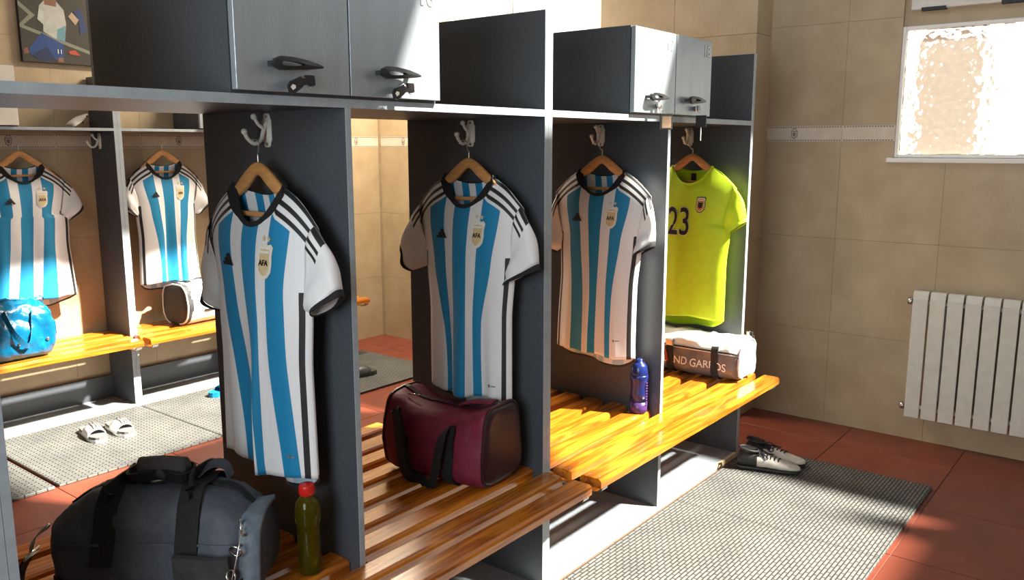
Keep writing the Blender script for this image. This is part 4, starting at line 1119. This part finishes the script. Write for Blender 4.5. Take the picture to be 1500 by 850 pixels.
def slide(label, loc, rz, matname, group=None, stripes=True, L=.27):
    t = thing('slide_sandal', label, 'sandal', loc, rz, group)
    # x from heel (0) to toe (L)
    prof = [(0, .022), (.02, .036), (.07, .039), (.13, .040), (.19, .048), (.23, .044), (.26, .028), (.27, .012)]
    P = [(x, y) for x, y in prof]+[(x, -y) for x, y in prof[::-1]]
    bm = bmesh.new(); prism(bm, P, 0, .014, 2); finish('outsole', bm, M[matname], t)
    bm = bmesh.new(); prism(bm, [(x*.985+.002, y*.96) for x, y in P], .0142, .030, 2); finish('footbed', bm, M['slidegrey' if stripes else matname], t)
    bm = bmesh.new(); N = 16; pr = []
    for (x, h) in ((.105, .062), (.13, .072), (.16, .074), (.19, .066), (.205, .058)):
        pr.append([bm.verts.new((x, .049*math.cos(a), .012+(h-.012)*math.sin(a)**.8)) for a in [PI*k/N for k in range(N+1)]])
    for A, B in zip(pr, pr[1:]):
        for k in range(N): bm.faces.new((A[k], A[k+1], B[k+1], B[k])).smooth = True
    o = finish('strap', bm, M['slidewhite' if stripes else matname], t)
    sd = o.modifiers.new('thickness', 'SOLIDIFY'); sd.thickness = .005
    if stripes:
        for i in range(3):
            bm = bmesh.new(); a0 = .32*PI+.11*PI*i
            pts = [(x, .0505*math.cos(a0+.02*k), .013+(h-.010)*math.sin(a0+.02*k)**.8+.003) for k, (x, h) in enumerate(((.107, .062), (.13, .072), (.16, .074), (.19, .066), (.203, .058)))]
            ribbon(bm, pts, Vector((0, 1, -.3)), .008, .002); finish('stripe', bm, M['greyprint'], t)
    return t
M['slidegrey'] = noisy('grey_footbed', (.10, .10, .10), (.16, .16, .16), 60, .7)
M['slidewhite'] = noisy('white_strap', (.74, .74, .73), (.82, .82, .81), 40, .45)
M['flipblue'] = noisy('blue_foam', (.0, .16, .36), (.0, .2, .42), 40, .5)
M['slidedark'] = noisy('dark_foam', (.035, .04, .045), (.06, .065, .07), 40, .45)
slide('white slide sandal on the far mat, left one of the pair', (2.055, 4.69, .0165), math.radians(-97), 'slidewhite', 'white slides')
slide('white slide sandal on the far mat, right one of the pair', (2.185, 4.66, .0165), math.radians(-94), 'slidewhite', 'white slides')
slide('blue flip-flop on the far mat, half hidden behind the nearest panel', (3.115, 4.69, .0165), math.radians(176), 'flipblue', None, False)
slide('dark slide on the far mat, seen through the bay beside the maroon bag', (3.640, 4.36, .0165), math.radians(-12), 'slidedark', None, False)

# ------------------------------------------------------------------ picture and odds and ends on the far side
pic = thing('wall_picture', 'unframed picture of a kneeling footballer on the far wall, top left', 'picture', (2.36, YL, 2.07))
bm = bmesh.new(); box(bm, (-.236, -.030, 0), (.31, -.001, .62)); finish('canvas', bm, M['picdark'] if 'picdark' in M else M['black'], pic)
def paint(name, polys):
    for i, (c, P, d) in enumerate(polys):
        key_ = 'paint_%.2f_%.2f_%.2f' % c
        if key_ not in M: M[key_] = noisy('print_ink', tuple(v*.9 for v in c), tuple(min(1, v*1.1) for v in c), 25, .55)
        bm = bmesh.new(); prism(bm, P, -.0302-.0004*d, -.029, 1); finish(name, bm, M[key_], pic)
W_, K_ = .545, .62
def px(x, y):                                              # photo-print coordinates: 0..1 across and down from the lower edge
    return (-.236+x*.375, y*.33)
def pp(L): return [px(a, b) for a, b in L]
paint('printed_field', [((.034, .030, .020), [(-.235, .001), (.309, .001), (.309, .619), (-.235, .619)], 0)])
paint('printed_line', [((.20, .21, .16), pp([(0, .56), (0, .62), (1.05, .24), (1.05, .18)]), 1), ((.20, .21, .16), pp([(.0, 1.0), (.0, .92), (.14, .78), (0, .62), (.05, .60), (.23, .78)]), 1)])
paint('printed_shorts', [((.010, .05, .20), pp([(.30, .50), (.62, .33), (.60, .05), (.48, .06), (.36, .28), (.12, .10), (.10, .22)]), 2), ((.006, .02, .08), pp([(.12, .10), (.36, .28), (.48, .06), (.30, .02)]), 2)])
paint('printed_shirt', [((.42, .44, .42), pp([(.33, .52), (.50, .42), (.64, .38), (.68, .70), (.66, .92), (.56, 1.05), (.38, 1.05), (.30, .95), (.26, .72), (.34, .66)]), 3), ((.12, .28, .33), pp([(.52, .42), (.64, .38), (.67, .66), (.54, .58)]), 4), ((.48, .50, .47), pp([(.26, .72), (.34, .64), (.36, .86), (.30, .94)]), 4)])
paint('printed_skin', [((.22, .10, .05), pp([(.38, .98), (.55, .96), (.56, 1.10), (.38, 1.10)]), 5), ((.22, .10, .05), pp([(.50, .02), (.60, .02), (.60, .10), (.52, .10)]), 5), ((.20, .08, .05), pp([(.02, .12), (.10, .14), (.08, .24), (.02, .20)]), 5)])
paint('printed_arm', [((.40, .30, .22), pp([(.72, .82), (.78, .90), (.88, .78), (.82, .68)]), 5), ((.010, .03, .12), pp([(.80, .92), (.92, .98), (1.0, .60), (.88, .52), (.88, .78)]), 4)])
paint('printed_boot', [((.45, .06, .02), pp([(.68, .22), (.78, .25), (.86, .16), (.70, .17)]), 5)])
me = text_mesh('11', .034, 0, .0008); me.materials.append(M['inkwhite'])
o = bpy.data.objects.new('printed_number', me); C.objects.link(o); o.parent = pic; o.location = (-.236+.545*.375, -.0335, .20*.33); o.rotation_euler = (PI/2, 0, math.radians(0))

sg_ = thing('shin_guard', 'small white curved guard with dark holes, lying on the far shelf', 'shin guard', (2.335, 5.02, 1.700))
bm = bmesh.new(); R_ = []
for i in range(9):
    t = i/8; wv = .045*math.sin(PI*min(1, .25+t*.75))+.004
    R_.append([bm.verts.new((-.075+.10*t+wv*math.cos(a)*.35, -.02+wv*math.sin(a)*.2-.02*math.cos(a), .004+.072*t+wv*.35*math.sin(a))) for a in [PI*k/8-PI*.1 for k in range(9)]])
for A, B in zip(R_, R_[1:]):
    for k in range(8): bm.faces.new((A[k], A[k+1], B[k+1], B[k])).smooth = True
o = finish('shell', bm, M['white'], sg_); sd = o.modifiers.new('thickness', 'SOLIDIFY'); sd.thickness = .004
bm = bmesh.new()
for q in ((.015, -.052, .066), (.035, -.045, .036), (-.012, -.055, .03)): bmesh.ops.create_uvsphere(bm, u_segments=8, v_segments=6, radius=.006, matrix=Matrix.Translation(q))
finish('holes', bm, M['ink'], sg_, True)
